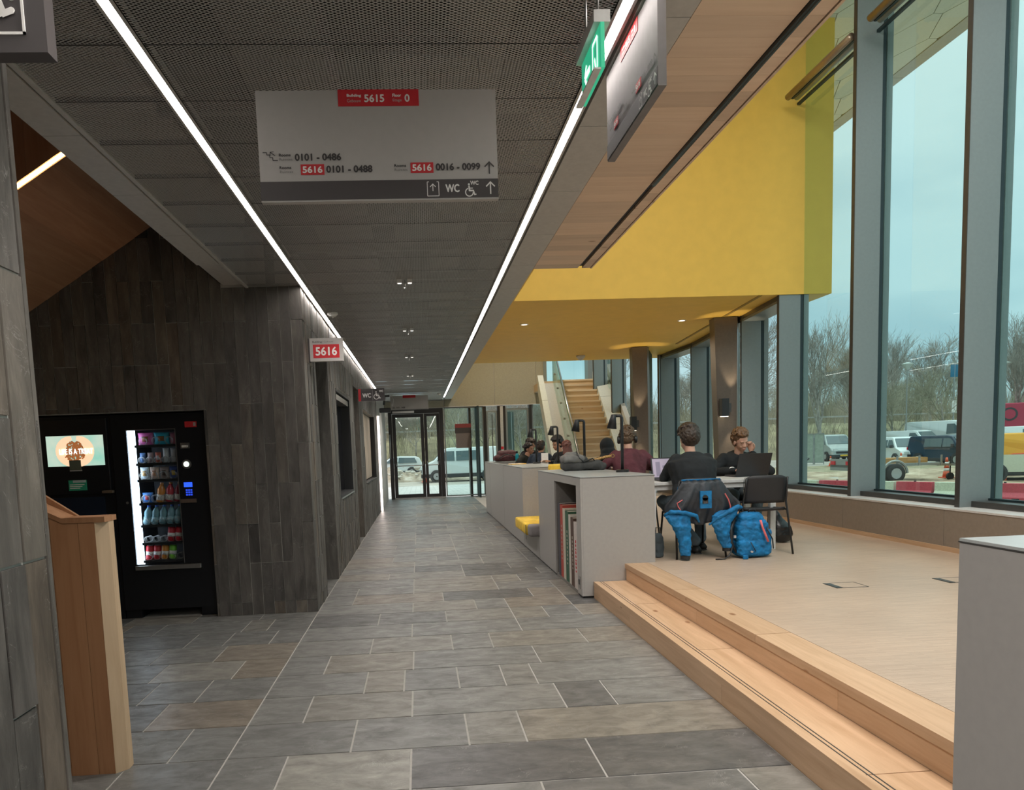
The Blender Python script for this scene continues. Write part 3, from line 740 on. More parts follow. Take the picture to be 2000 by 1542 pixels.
def sconce(x, y, z, lab):
    e = empty('wall_light', lab, 'wall light', (x, y, z), 0, 'box wall lights on the bronze columns')
    MB().rbox(-.06, .06, -.14, -.02, -.14, .15, .004).build('housing', M_black, e)
    MB().box(.02, .13, -.06, .03, -.07, .07).build('bracket', M_fin_dark, e)
    MB().box(-.05, .05, -.13, -.03, -.145, -.139).build('diffuser', emit('sconce_glow', (1, .85, .6), 6), e)
    for s in (1, -1):
        d = bpy.data.lights.new('wall_light_beam', 'SPOT'); d.energy = 26; d.color = (1, .80, .55); d.spot_size = math.radians(52); d.spot_blend = .6; d.shadow_soft_size = .02
        o = bpy.data.objects.new('wall_light_beam', d); o.parent = e; o.location = (.13, -.09, .16*s); o.rotation_euler = (0 if s < 0 else PI, 0, 0); COL.objects.link(o)
sconce(5.02, 12.08, 1.98, 'black box wall light on the column behind the seated pair')
sconce(4.50, 15.5, 1.86, 'black box wall light on the column behind the person in maroon')
# curtain bundles beside the column
for x, y, lab in ((5.0, 16.5, 'narrow grey-green curtain hanging right of the farther bronze column'),):
    m = MB(); n = 36
    pts = []
    for i in range(n+1):
        t = i/n; pts.append((x+.35*t+.0, y-.6+.9*t+.035*math.sin(t*PI*12)))
    vs = [(a, b_, z) for z in (.75, 3.43) for a, b_ in pts]
    m.add(vs, [(i, i+1, n+2+i, n+1+i) for i in range(n)]); o = m.build('curtain', cloth('curtain_cloth', (.20, .27, .26), .9, .1), smooth=True); tag(o, lab, 'curtain')
    s_ = o.modifiers.new('s', 'SOLIDIFY'); s_.thickness = .006

# ------------------------------------------------------------------ STAIRS
st = struct('stair'); M_tread = wood('tread_oak', (.66, .53, .38), (.80, .68, .52), axis=0, jit=60)
NR = 18; rz = (3.34-PZ)/NR; XT0, XT1 = 4.03, 5.11; dX, dY = .0223, .273
def stx(i): return 21.4-dY*(NR-1-i), -dX*(NR-1-i)*1.0   # y of riser i, x shift
for i in range(NR):
    y, sx_ = stx(i); z = PZ+rz*(i+1)
    x0, x1 = XT0+sx_*1.0, XT1+sx_*1.0
    MB().box(x0, x1, y-.025, y+dY+.02, z-.045, z).build('tread', M_tread, st, bevel=.004)
    MB().box(x0, x1, y, y+.02, z-rz, z-.045).build('riser', M_stair_wood, st)
MB().box(3.6, 5.6, 21.4+.2, 23.0, 3.1, 3.33).build('landing', M_stair_wood, st)
# stringers: left white beam, right parapet
yb_, sb = stx(0); yt, stp = stx(NR-1)
def beam(name, off0, off1, zb, zt, mat, ext=.3, y0=None, y1=None):
    ya = yb_-ext if y0 is None else y0; ye = yt+ext if y1 is None else y1
    f = lambda y: (y-yb_)/dY*rz+PZ; g = lambda y: (y-yt)/dY*dX
    vs = []
    for y in (ya, ye):
        for o_, z_ in ((off0, zb), (off1, zb), (off1, zt), (off0, zt)): vs.append((o_+g(y), y, f(y)+z_))
    return MB().add(vs, [(0, 1, 2, 3), (7, 6, 5, 4), (0, 4, 5, 1), (1, 5, 6, 2), (2, 6, 7, 3), (3, 7, 4, 0)]).build(name, mat, st)
M_strwhite = plain('stair_white', (.60, .62, .57), .5)
for q in range(4):
    L = (yt+.3-(yb_-.3))/4; beam('stringer_panel', 3.50, 3.66, -.35, .16, M_strwhite, y0=yb_-.3+L*q+.006, y1=yb_-.3+L*(q+1)-.006)
for q in range(4):
    L = (yt+.3-(yb_-.3))/4; beam('stringer_panel', 5.12, 5.52, -.30, .22, M_strwhite, y0=yb_-.3+L*q+.006, y1=yb_-.3+L*(q+1)-.006)
beam('outer_rail', 5.54, 5.66, -.2, .42, M_grey_panel)
beam('inner_gap', 3.66, 4.03, -.35, -.02, M_grey_panel)
beam('balustrade_glass', 3.94, 3.955, 0, 1.02, glass('stair_glass', (.72, .88, .82)))
beam('edge_strip', 3.965, 4.03, -.1, .2, M_strwhite)
f = lambda y: (y-yb_)/dY*rz+PZ; g = lambda y: (y-yt)/dY*dX
MB().tube([(3.99+g(y), y, f(y)+.98) for y in (yb_-.3, yt+.3)], .026, 10).build('handrail', M_steel, st, smooth=True)
for i in range(7):
    y = yb_+i*.72; o = MB().lathe([(.03, -.02), (.03, .02)], (3.935+g(y), y, f(y)+.5), 10, 0).build('glass_fixing', M_steel, st)
# ------------------------------------------------------------------ END WALL
we = struct('wall_end')
for a, b_ in ((.84, 2.37), (2.385, 3.66), (3.675, 3.9)):
    tile('wall_panel', we, a, b_, 22.88, 22.9, 2.775, 5.6, M_beige_panel, ax=1, ch=-.002)
MB().box(.8, 3.9, 22.9, 23.2, 2.78, 7.1).box(-1.3, .8, 22.9, 23.2, 2.74, 3.0).build('wall_core', M_grey_panel, we)
MB().box(-1.0, .80, 22.80, 22.9, 2.76, 2.955).build('end_bulkhead', M_beige_panel, we)
MB().box(.8, 3.9, 22.86, 23.15, 2.755, 2.775).build('bottom_trim', M_sill, we)
def glazed(name, x0, x1, z0, z1, fw, y=23.0, mat=None, gm=None, leaf=False, mid=None, dep=.06):
    d = struct(name); mat = mat or M_fin_dark
    m = MB(); m.box(x0, x0+fw, y-dep, y+dep, z0, z1).box(x1-fw, x1, y-dep, y+dep, z0, z1).box(x0+fw, x1-fw, y-dep, y+dep, z1-fw, z1).box(x0+fw, x1-fw, y-dep, y+dep, z0, z0+fw)
    m.build('frame', mat, d)
    MB().box(x0+fw, x1-fw, y-.008, y+.008, z0+fw, z1-fw).build('pane', gm or M_glass_clear, d); return d
M_doorframe = plain('door_frame_dark', (.022, .02, .02), .45)
fd = struct('door_frame_1')
MB().box(-.90, -.79, 22.9, 23.1, 0, 2.74).box(.66, .78, 22.9, 23.1, 0, 2.74).box(-.79, .66, 22.9, 23.1, 2.60, 2.74).build('frame', M_doorframe, fd)
MB().box(-.79, .78, 22.85, 23.15, -.01, .04).build('threshold', M_steel, fd)
for i, (a, b_) in enumerate(((-.78, .18), (.19, .655))):
    d = glazed('door_%d' % (i+1), a, b_, .04, 2.59, .085 if i else .1, mat=M_doorframe)
    zc = 1.02
    MB().tube([(a+.05, 22.93, zc+.12), (a+.07, 22.86, zc), (b_-.07, 22.86, zc), (b_-.05, 22.93, zc+.12)], .016, 8).build('push_bar', M_steel, d, smooth=True)
MB().box(-.76, -.1, 22.86, 22.95, 2.62, 2.68).build('door_closer', M_steel, fd)
MB().tube([(-.87, 22.9, 1.25), (-.87, 22.80, 1.27), (-.87, 22.80, 1.95), (-.87, 22.9, 1.97)], .02, 8).build('pull_handle', M_steel, fd, smooth=True)
glazed('window_%d' % wn, .80, 2.02, .03, 2.75, .035, mat=M_fin, gm=M_glass); wn += 1
m = struct('trim_40')
MB().box(1.56, 1.63, 22.95, 23.5, 0, 2.74).build('post', M_doorframe, m)
MB().box(1.78, 1.83, 22.3, 23.3, 0, 2.74).build('post', M_gasket, m)
MB().box(2.02, 2.10, 22.9, 23.1, 0, 2.74).build('post', M_doorframe, m)
d = glazed('door_3', 2.11, 2.44, .03, 2.60, .05, mat=M_fin)
MB().box(2.28, 2.30, 22.96, 23.04, .1, 2.5).build('glazing_bar', M_fin_dark, d)
m = struct('trim_41')
MB().box(2.45, 2.53, 22.9, 23.1, 0, 2.74).box(2.62, 2.70, 22.9, 23.1, 0, 2.74).build('post', M_doorframe, m)
MB().box(2.53, 2.62, 22.88, 23.12, 0, 2.74).build('pillar', M_grey_panel, m)
MB().box(2.53, 2.61, 22.87, 22.88, 1.42, 1.5).build('door_switch', M_red, m)
MB().box(2.53, 2.61, 22.87, 22.88, 1.27, 1.36).build('door_button', M_black, m)
glazed('window_%d' % wn, 2.70, 3.42, .03, 2.66, .06, mat=M_fin, gm=M_glass); wn += 1
m = struct('trim_42')
MB().box(3.42, 3.50, 22.8, 23.1, 0, 2.74).build('post', M_doorframe, m)
MB().box(2.86, 2.98, 23.8, 24.0, 0, 2.6).box(3.04, 3.1, 24.1, 24.3, 0, 2.6).build('post', M_fin, m)
glazed('window_%d' % wn, 3.5, 6.2, .03, 7.0, .06, mat=M_fin, gm=M_glass); wn += 1
m = struct('trim_43')
MB().box(3.9, 4.0, 22.85, 23.1, 2.7, 7).box(5.22, 5.55, 22.6, 23.05, 3.3, 7).build('post', M_fin, m)
MB().box(5.56, 5.75, 22.7, 22.8, 3.3, 7).build('post', M_strwhite, m)
# entrance notice on the side glass
e = empty('glass_notice', 'small dark and grey notice stuck on the glass beside the exit door', 'sign', (1.13, 22.94, 1.62))
MB().box(0, .50, 0, .01, .5, .62).build('red_header', plain('notice_red', (.28, .05, .05), .6), e)
MB().box(0, .50, 0, .01, .33, .5).build('dark_field', M_signdark, e)
MB().box(.02, .48, 0, .01, -.12, .33).build('grey_field', plain('notice_grey', (.20, .17, .16), .6), e)
# ------------------------------------------------------------------ SIGNS
def big_sign(loc, rz, label, W_=.915, H=.408, th=.03, detail=True, name='hanging_sign', bm_=None):
    e = empty(name, label, 'sign', loc, rz)      # origin: top-left corner of the front face; front faces local -Y
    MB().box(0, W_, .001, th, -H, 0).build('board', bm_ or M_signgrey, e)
    MB().box(.0, W_, -.001, .0005, -H*.985, -H*.815).build('dark_footer', M_signdark, e)
    U = lambda c: c/1790*W_; V = lambda c: -c/835*H
    y = -.0015
    for a, b_, c0, c1 in ((608, 1210, -2, 122), (305, 480, 553, 633), (1128, 1300, 550, 630)): MB().box(U(a), U(b_), y, 0, V(c1), V(c0)).build('red_field', M_red, e)
    y = -.0024
    for s_, a, b_, c0, c1, mt, bo in (
        ('Building', 675, 780, 33, 58, M_signwhite, .0006), ('Gebouw', 675, 778, 70, 94, M_signgrey, 0), ('5615', 805, 950, 38, 92, M_signwhite, .0012),
        ('Floor', 1015, 1078, 33, 55, M_signwhite, .0006), ('Etage', 1015, 1082, 70, 96, M_signgrey, 0), ('0', 1106, 1140, 38, 92, M_signwhite, .0012),
        ('Rooms', 150, 235, 472, 492, M_ink, .0006), ('Ruimtes', 150, 247, 503, 524, M_inklight, 0), ('0101 - 0486', 268, 608, 475, 525, M_ink, .0014),
        ('Rooms', 150, 235, 567, 587, M_ink, .0006), ('Ruimtes', 150, 247, 598, 619, M_inklight, 0), ('5616', 320, 464, 570, 618, M_signwhite, .0012), ('0101 - 0488', 497, 838, 568, 618, M_ink, .0014),
        ('Rooms', 1006, 1093, 563, 583, M_ink, .0006), ('Ruimtes', 1006, 1103, 594, 615, M_inklight, 0), ('5616', 1142, 1284, 566, 614, M_signwhite, .0012), ('0016 - 0099', 1320, 1654, 562, 612, M_ink, .0014),
        ('WC', 1388, 1490, 722, 780, M_signwhite, .0012), ('WC', 1577, 1638, 697, 727, M_signwhite, .0006)):
        m = MB(); text(m, s_, U(a), U(b_), V(c1), V(c0), y, bo); m.build('lettering', mt, e)
    m = MB()
    pts = [(30, 462), (60, 462), (60, 480), (82, 480), (82, 500), (103, 500), (103, 522), (140, 522)]
    for a, b_ in zip(pts, pts[1:]): bar2(m, (U(a[0]), V(a[1])), (U(b_[0]), V(b_[1])), .0028, y)
    bar2(m, (U(122), V(487)), (U(88), V(462)), .0028, y); bar2(m, (U(84), V(486)), (U(86), V(458)), .0028, y-.0002); bar2(m, (U(84), V(460)), (U(112), V(457)), .0028, y-.0004)
    m.build('stairs_pictogram', M_ink, e); m = MB()
    arrow(m, U(1725), V(645), V(552), .036, .005, y)
    m.build('arrow_pictogram', M_ink, e)
    m = MB()
    arrow(m, U(1730), V(800), V(705), .034, .005, y); m.build('arrow_pictogram', M_signwhite, e); m = MB(); arrow(m, U(1290), V(770), V(715), .022, .003, y)
    for a, b_ in (((1248, 700), (1248, 808)), ((1248, 808), (1335, 808)), ((1335, 808), (1335, 700)), ((1248, 700), (1262, 700)), ((1320, 700), (1335, 700))): bar2(m, (U(a[0]), V(a[1])), (U(b_[0]), V(b_[1])), .0026, y)
    m.build('lift_pictogram', M_signwhite, e); m = MB(); wheelchair(m, U(1575), V(765), .050, y)
    m.build('wheelchair_pictogram', M_signwhite, e)
    if detail:
        for x in (.06, W_-.06): MB().tube([(x, th/2, 0), (x, th/2, CZ-loc[2])], .0015, 5).build('hanging_wire', M_steel, e)
    return e
big_sign((-.562, 3.0, 2.838), 0, 'large hanging grey direction sign with red 5615 tab, facing the camera in the corridor')
big_sign((.83, 3.16, 2.95), -PI/2, 'hanging direction sign seen edge-on beside the right LED line, facing the slate wall side', W_=.65, H=.33, detail=False, bm_=plain('sign_board_shaded', (.20, .185, .185), .6))  # shade painted into the board colour, since the LED overlights it
fs = empty('hanging_sign', 'small distant hanging grey sign with red tab above the exit doors', 'sign', (-.70, 20.0, 2.93))
MB().box(0, 1.0, 0, .04, -.37, 0).build('board', M_signgrey, fs); MB().box(.33, .67, -.004, 0, -.06, .01).build('red_field', M_red, fs)
m = MB(); text(m, '5616', .05, .12, -.33, -.29, -.003, .001); text(m, '0101 - 0488', .15, .38, -.33, -.29, -.003, .001); m.build('lettering', M_ink, fs)
MB().box(.02, .98, -.002, 0, -.369, -.36).build('dark_footer', M_signdark, fs)
# projecting number sign 5616
e = empty('projecting_sign', 'box sign reading 5616 on red, projecting from the corner of the slate wall', 'sign', (-.985, 7.2, 2.335))
MB().box(0, .31, 0, .06, 0, .215).build('face_board', M_signgrey, e); MB().box(-.045, 0, .0, .10, .0, .215).build('wall_bracket', M_signdark, e)
MB().box(.03, .275, -.002, 0, .03, .155).build('red_field', M_red, e)
m = MB(); text(m, '5616', .055, .25, .055, .130, -.003, .003); m.build('lettering', M_signwhite, e)
m = MB(); text(m, 'Building', .028, .115, .168, .188, -.002, .001); text(m, '| Gebouw', .122, .222, .168, .188, -.002); m.build('lettering', M_inklight, e)
# projecting toilet sign
e = empty('projecting_sign', 'dark projecting toilet sign with WC and wheelchair symbol, farther along the slate wall', 'sign', (-1.0, 13.0, 2.345))
MB().box(.045, .45, 0, .05, 0, .21).build('face_board', M_signdark, e); MB().box(0, .045, -.002, .052, 0, .21).build('red_edge', M_red, e)
m = MB(); text(m, 'WC', .075, .215, .06, .13, -.003, .004); text(m, 'WC', .36, .43, .145, .18, -.003, .002); wheelchair(m, .32, .095, .14, -.003); m.build('lettering', M_signwhite, e)
MB().box(.243, .246, -.003, 0, .01, .2).build('divider', M_signgrey, e)
# toilet sign at the left edge of the picture
e = empty('projecting_sign', 'dark square accessible toilet sign on the near slate pier, cut by the picture edge', 'sign', (-.995, 1.6, 2.27))
MB().box(0, .297, 0, .04, 0, .30).build('face_board', M_signdark, e)
m = MB()
for a in ((.02, .258, .033, .038), (.02, .258, .262, .267), (.02, .025, .033, .267), (.253, .258, .033, .267)): m.box(a[0], a[1], -.002, 0, a[2], a[3])
for dx, dz in ((0, 0), (0, .022), (.0, .044)): m.lathe([(.005, -.003), (.005, 0)], (.236, 0, .078+dz), 8, 1)
wheelchair(m, .165, .13, .16, -.003); m.build('pictogram', M_signwhite, e)
# green exit sign
e = empty('exit_sign', 'green and white emergency exit sign hanging beside the right LED line', 'exit sign', (.60, 2.34, 2.625))
MB().box(-.02, .03, 0, .26, .10, .135).build('housing', M_white, e); MB().box(0, .012, .0, .26, -.03, .10).build('light_plate', emit('exit_green', (.02, .30, .16), .9), e)
m = MB(); text(m, 'x', 0, .01, 0, .01, 0); m = MB()
bar2(m, (.04, .035), (.10, .035), .02, 0); bar2(m, (.03, .035), (.055, .065), .014, 0); bar2(m, (.03, .035), (.055, .005), .014, 0)
bar2(m, (.14, .08), (.14, -.01), .01, 0); bar2(m, (.20, .08), (.20, -.01), .01, 0); bar2(m, (.14, .08), (.20, .08), .01, 0); bar2(m, (.165, .03), (.18, -.005), .012, 0)
m.xf(Matrix.Translation((-.002, .24, 0)) @ Matrix.Rotation(-PI/2, 4, 'Z')); m.build('pictogram', emit('exit_white', (.8, .95, .9), 1.2), e)
MB().tube([(.005, .05, .135), (.005, .05, .335)], .004, 6).tube([(.005, .21, .135), (.005, .21, .335)], .004, 6).build('hanger', M_steel, e)
MB().box(-.022, -.0, 0, .262, -.035, -.03).build('edge', M_white, e)
# small ceiling fittings in the mesh
for i, (x, y) in enumerate(((-.063, 6.72), (-.069, 9.33), (-.09, 11.94), (-.109, 14.86))):
    e = empty('ceiling_spot', 'pair of tiny square spotlights in the mesh ceiling, %s from the camera' % ('nearest', 'second', 'third', 'fourth')[i], 'light', (x, y, CZ), 0, 'twin spots along the mesh ceiling')
    for s in (-1, 1): MB().box(s*.045-.022, s*.045+.022, -.02, .02, -.03, .002).build('spot_head', M_white, e); MB().box(s*.045-.016, s*.045+.016, -.014, .014, -.034, -.03).build('lens', emit('spot_lens', (1, .92, .85), 1.5) if i+s == -1 else bpy.data.materials['spot_lens'], e)
    MB().tube([(0, .02, 0), (0, .02, -.07)], .008, 6).build('sensor_stem', M_steel, e)
for y in (-1.1, 1.5, 4.1, 6.72, 9.33, 11.94, 14.86, 17.5, 20.3):  # beams at the twin spots, plus added ones without fittings to fill the corridor
    d = bpy.data.lights.new('spot_and_fill_beam', 'SPOT'); d.energy = 78; d.color = (1, .94, .88); d.spot_size = math.radians(150); d.spot_blend = .9; d.shadow_soft_size = .06
    o = bpy.data.objects.new('spot_and_fill_beam', d); o.location = (-.08, y, CZ-.08); COL.objects.link(o)
for i, (x, y, lab) in enumerate(((-.86, 8.19, 'small white round detector under the mesh ceiling by the 5616 sign'), (.60, 20.0, 'small white detector at the far end of the mesh ceiling'))):
    e = empty('smoke_detector', lab, 'detector', (x, y, CZ)); MB().lathe([(.055, 0), (.055, -.02), (.03, -.04)], n=14).build('housing', M_white, e); MB().lathe([(.012, -.04), (.008, -.055)], n=8).build('sensor', M_steel, e)
for x, y, lab in ((1.80, 12.28, 'small round downlight in the yellow soffit, left'), (4.43, 12.3, 'small round downlight in the yellow soffit, right, near the bronze column')):
    e = empty('soffit_downlight', lab, 'light', (x, y, 3.45)); MB().lathe([(.07, 0), (.07, -.008), (.05, -.008)], n=14).build('rim', M_white, e); MB().lathe([(.048, -.009), (.048, -.011)], n=12).build('lens', emit('soffit_lens', (1, .9, .75), 1.2) if x < 2 else bpy.data.materials['soffit_lens'], e)
e = empty('smoke_detector', 'white round detector under the far edge of the yellow soffit above the stairs', 'detector', (3.70, 16.7, 3.45)); MB().lathe([(.10, 0), (.10, -.03), (.05, -.09), (.03, -.10)], n=16).build('housing', M_white, e); MB().lathe([(.012, -.10), (.008, -.112)], n=8).build('sensor', M_steel, e)
# camera-like closer near the exit doors
e = empty('security_camera', 'dark dome camera bracket hanging at the far left end above the exit doors', 'camera', (-.88, 19.6, 2.9))
MB().rbox(-.06, .18, -.05, .05, -.02, .03, .01).tube([(.05, 0, -.02), (.02, 0, -.22)], .025, 8).rbox(-.1, .2, -.06, .06, -.42, -.30, .02).build('housing', M_black, e)
MB().tube([(.12, 0, 0), (.24, 0, .02), (.27, 0, -.1), (.25, 0, -.25)], .012, 6).build('cable', M_steel, e)

# ------------------------------------------------------------------ VENDING MACHINES
vm = empty('snack_vending_machine', 'black glass-fronted vending machine full of snacks, bottles and cans', 'vending machine', (-2.40, 7.0, 0))
def vb(x0, x1, y0, y1, z0, z1, name, mat, parent=vm, bev=0): return MB().box(x0+2.40, x1+2.40, y0-7.0, y1-7.0, z0, z1).build(name, mat, parent, bevel=bev)
wx0, wx1, wz0, wz1 = -2.655, -2.222, .505, 1.74
M_vblack = plain('machine_black', (.008, .009, .012), .35)
M_vin = plain('machine_inside', (.22, .22, .23), .5)
m = MB()
X0, X1, Y0, Y1, Z0, Z1 = -2.79, -1.945, 7.0, 7.74, .08, 1.885
for a in ((X0, wx0, Y0, Y1, Z0, Z1), (wx1, X1, Y0, Y1, Z0, Z1), (wx0, wx1, Y0, Y1, Z0, wz0), (wx0, wx1, Y0, Y1, wz1, Z1), (wx0, wx1, 7.6, Y1, wz0, wz1)): m.box(a[0]+2.4, a[1]+2.4, a[2]-7, a[3]-7, a[4], a[5])
m.build('cabinet', M_vblack, vm)
m = MB().box(wx0+2.4, wx1+2.4, .585, .598, wz0, wz1).box(wx1+2.39, wx1+2.398, .03, .6, wz0, wz1).box(wx0+2.402, wx0+2.41, .03, .6, wz0, wz1); m.build('inner_lining', plain('machine_lining', (.035, .035, .04), .5), vm)
for x in (-2.72, -2.03): vb(x-.07, x+.07, 7.02, 7.7, 0, .08, 'foot', M_vblack)
vb(wx0-.004, wx1+.004, 6.994, 7.0, wz1, wz1+.006, 'window_trim', M_steel); vb(wx1, wx1+.005, 6.994, 7.0, wz0, wz1, 'window_trim', M_steel)
vb(wx0, -2.60, 7.02, 7.06, wz0, wz1, 'light_panel', emit('machine_light', (.72, .85, 1), 5))
vb(wx0, wx1, 6.997, 6.999, wz0, wz1, 'front_glass', glass('machine_glass', (.92, .95, .96)))
vb(-2.66, -2.065, 6.97, 6.999, .455, .495, 'delivery_lip', M_steel, bev=.004)
vb(-2.127, -2.02, 6.992, 7.0, 1.752, 1.805, 'red_label', M_red); vb(-2.05, -2.028, 6.99, 6.992, 1.762, 1.795, 'label_code_field', M_signgrey)
vb(-2.176, -2.097, 6.985, 7.0, 1.56, 1.612, 'card_slot', M_steel); vb(-2.165, -2.11, 6.983, 6.986, 1.572, 1.590, 'slot_paper', M_white)
MB().lathe([(.043, -.008), (.043, 0), (.03, -.012)], (.264, 0, 1.417), 18, 1).build('reader_ring', M_steel, vm)
MB().lathe([(.026, -.014), (.026, -.010)], (.264, 0, 1.417), 16, 1).build('reader_button', emit('button_glow', (.75, .9, .75), 1.0), vm)
vb(-2.174, -2.099, 6.995, 7.0, 1.207, 1.25, 'display', emit('blue_display', (.02, .08, .75), 1.3))
for i in range(3):
    for j in range(3): vb(-2.160+i*.021, -2.145+i*.021, 6.993, 7.0, 1.128+j*.022, 1.143+j*.022, 'key', emit('blue_key', (.02, .06, .6), .9) if i+j == 0 else bpy.data.materials['blue_key'])
vb(-2.213, -2.07, 6.985, 7.0, 1.062, 1.097, 'tray_strip', plain('tray_brown', (.20, .15, .12), .4, .5))
MB().lathe([(.012, -.006), (.012, 0)], (-2.694+2.4, 0, 1.083), 12, 1).build('lock', M_steel, vm)
shelf_z = [1.602, 1.435, 1.285, 1.07, .865, .700, .535]
for z in shelf_z: vb(-2.60, wx1-.01, 7.03, 7.5, z-.014, z, 'shelf', M_vin); vb(-2.60, wx1-.01, 7.022, 7.03, z-.02, z+.004, 'shelf_edge', M_black)
def coil(x, z, r):
    m = MB(); pts = [(x+2.4+r*math.cos(t*.5), .04+t*.0022, z+r+.003+r*math.sin(t*.5)) for t in range(0, 44)]
    m.tube(pts, .0022, 4); m.build('coil', M_steel, vm, smooth=True)
slots = {0: 3, 1: 5, 2: 4, 3: 4, 4: 5, 5: 5, 6: 5}
for k, n in slots.items():
    w_ = (wx1-.02+2.595)/n
    for i in range(n): coil(-2.595+w_*(i+.5), shelf_z[k], min(.036, w_*.4))
def bag(x, z, w, h, mat, lab, grp, y=7.10, band=None):
    e = empty('snack_bag', lab, 'snack', (x, y, z), 0, grp); m = MB(); n = 8
    secs = []
    for i in range(n+1):
        t = i/n; th = .028*math.sin(PI*min(max(t, .04), .96)); secs.append(((0, 0, h*t), w/2*(1-.06*math.sin(PI*t)), max(th, .002), (1, 0, 0), (0, 1, 0)))
    m.loft(secs, 14).build('bag', mat, e, smooth=True)
    if band: MB().loft([((0, -.006, h*t), w*.30, .026*math.sin(PI*t), (1, 0, 0), (0, 1, 0)) for t in (.3, .5, .7)], 12).build('printed_logo', band, e, smooth=True)
def bottle(x, z, h, r, mat, cap, lab, grp, tilt=.0, lbl=None, y=7.09):
    e = empty('drink_bottle', lab, 'bottle', (x, y, z), 0, grp); e.rotation_euler = (0, tilt, 0)
    MB().lathe([(r*.7, 0), (r, .01), (r, h*.35), (r*.88, h*.42), (r, h*.5), (r, h*.66), (r*.45, h*.86), (r*.42, h*.93)], n=14).build('bottle_body', mat, e, smooth=True)
    MB().lathe([(r*.48, h*.92), (r*.48, h)], n=10).build('cap', cap, e)
    if lbl: MB().lathe([(r*1.02, h*.12), (r*1.02, h*.40)], n=14).build('label_band', lbl, e, smooth=True)
def can(x, z, h, r, mat, lab, grp, tilt=.12, y=7.09):
    e = empty('drink_can', lab, 'can', (x, y, z), 0, grp); e.rotation_euler = (0, tilt, 0)
    MB().lathe([(r*.75, 0), (r, .01), (r, h*.9), (r*.8, h)], n=14).build('can_body', mat, e, smooth=True)
    MB().lathe([(r*.8, h), (r*.74, h+.003)], n=14).build('can_lid', M_steel, e); MB().lathe([(r*1.01, h*.35), (r*1.01, h*.6)], n=14).build('label_band', M_signwhite, e, smooth=True)
P = lambda n, c, r=.35: plain('pack_'+n, c, r)
sx0 = -2.595; sw = wx1-.02-sx0
bag(-2.52, 1.603, .14, .115, P('pink', (.65, .14, .38)), 'pink and white snack bag on the top shelf of the vending machine', 'snacks behind the machine glass', band=P('brown', (.30, .13, .05)))
bag(-2.375, 1.603, .14, .115, P('cyan', (.04, .45, .62)), 'turquoise snack bag on the top shelf of the vending machine', 'snacks behind the machine glass', band=P('brown', (.30, .13, .05)))
bag(-2.265, 1.603, .07, .11, P('rose', (.62, .22, .32)), 'narrow rose snack bag at the right of the top machine shelf', 'snacks behind the machine glass')
for i, (c, l) in enumerate((((.08, .16, .34), 'dark blue'), ((.35, .25, .25), 'grey pink'), ((.55, .15, .10), 'red striped'), ((.75, .78, .80), 'tall white'), ((.62, .60, .62), 'tall silver'))):
    bag(sx0+sw*(i+.5)/5, 1.436, .055, .10+(.035 if i > 2 else 0), P('r1%d' % i, c), l+' candy pack on the second machine shelf', 'snacks behind the machine glass', band=P('w', (.6, .6, .6)) if i == 2 else None)
for i, (c, l) in enumerate((((.70, .80, .85), 'pale blue'), ((.75, .55, .45), 'white and peach'), ((.42, .32, .28), 'white and brown'), ((.10, .16, .45), 'blue and gold'))):
    bag(sx0+sw*(i+.5)/4, 1.286, .085, .115, P('r2%d' % i, c), l+' biscuit pack on the third machine shelf', 'snacks behind the machine glass', band=P('b%d' % i, ((.8, .5, .2), (.7, .35, .2), (.10, .06, .05), (.75, .5, .1))[i]))
bag(-2.54, 1.071, .10, .095, P('bluered', (.06, .22, .60)), 'blue and red snack box on the fourth machine shelf', 'snacks behind the machine glass', band=P('redp', (.6, .05, .06)))
for x, c, l, lb in ((-2.43, (.75, .28, .06), 'orange', 'o'), (-2.35, (.55, .06, .08), 'red', 'w'), (-2.27, (.40, .05, .08), 'dark red', 'g')):
    bottle(x, 1.071, .185, .036, P('juice'+l, c, .15), P('capw', (.7, .3, .1)), l+' juice bottle on the fourth machine shelf', 'juice bottles in the machine', .16, P('lab'+lb, (.8, .75, .7)))
M_water = plain('water_bottle', (.20, .38, .44), .12)
for i in range(5): bottle(sx0+sw*(i+.5)/5-.008, .866, .185, .034, M_water, P('capb', (.02, .10, .5)), 'clear water bottle with blue base, fifth machine shelf, %s from the left' % ('first', 'second', 'third', 'fourth', 'fifth')[i], 'water bottles in the machine', .18, P('labwater', (.30, .50, .56)))
for i in (3, 4): can(sx0+sw*(i+.5)/5-.01, .701, .14, .034, P('canred', (.62, .02, .035)), 'red can on the sixth machine shelf, %s' % ('left of the pair' if i == 3 else 'right of the pair'), 'cans in the machine')
for i, (c, l) in enumerate((((.62, .02, .035), 'red can first from the left'), ((.55, .02, .03), 'red can second from the left'), ((.72, .26, .04), 'orange can'), ((.20, .55, .05), 'green can'))):
    can(sx0+sw*(i+.5)/5-.01, .536, .135, .034, P('can%d' % i, c), l+' on the bottom machine shelf', 'cans in the machine')
vc = empty('coffee_machine', 'black coffee machine with bright advertising screen, left of the snack machine', 'coffee machine', (-3.25, 7.0, 0))
def cb(x0, x1, y0, y1, z0, z1, name, mat, bev=0): return MB().box(x0+3.25, x1+3.25, y0-7.0, y1-7.0, z0, z1).build(name, mat, vc, bevel=bev)
cb(-3.95, -2.80, 7.02, 7.74, 0, 1.885, 'cabinet', M_vblack)
cb(-3.90, -2.83, 7.0, 7.02, 1.18, 1.86, 'front_panel', M_vblack, .004); cb(-3.90, -2.83, 7.0, 7.02, .05, .86, 'lower_door', M_vblack, .004)
cb(-3.60, -2.90, 7.012, 7.02, .90, 1.15, 'dispensing_bay', plain('bay_blue', (.01, .018, .035), .3))
SCR, nt, b = base_mat('advert_screen')
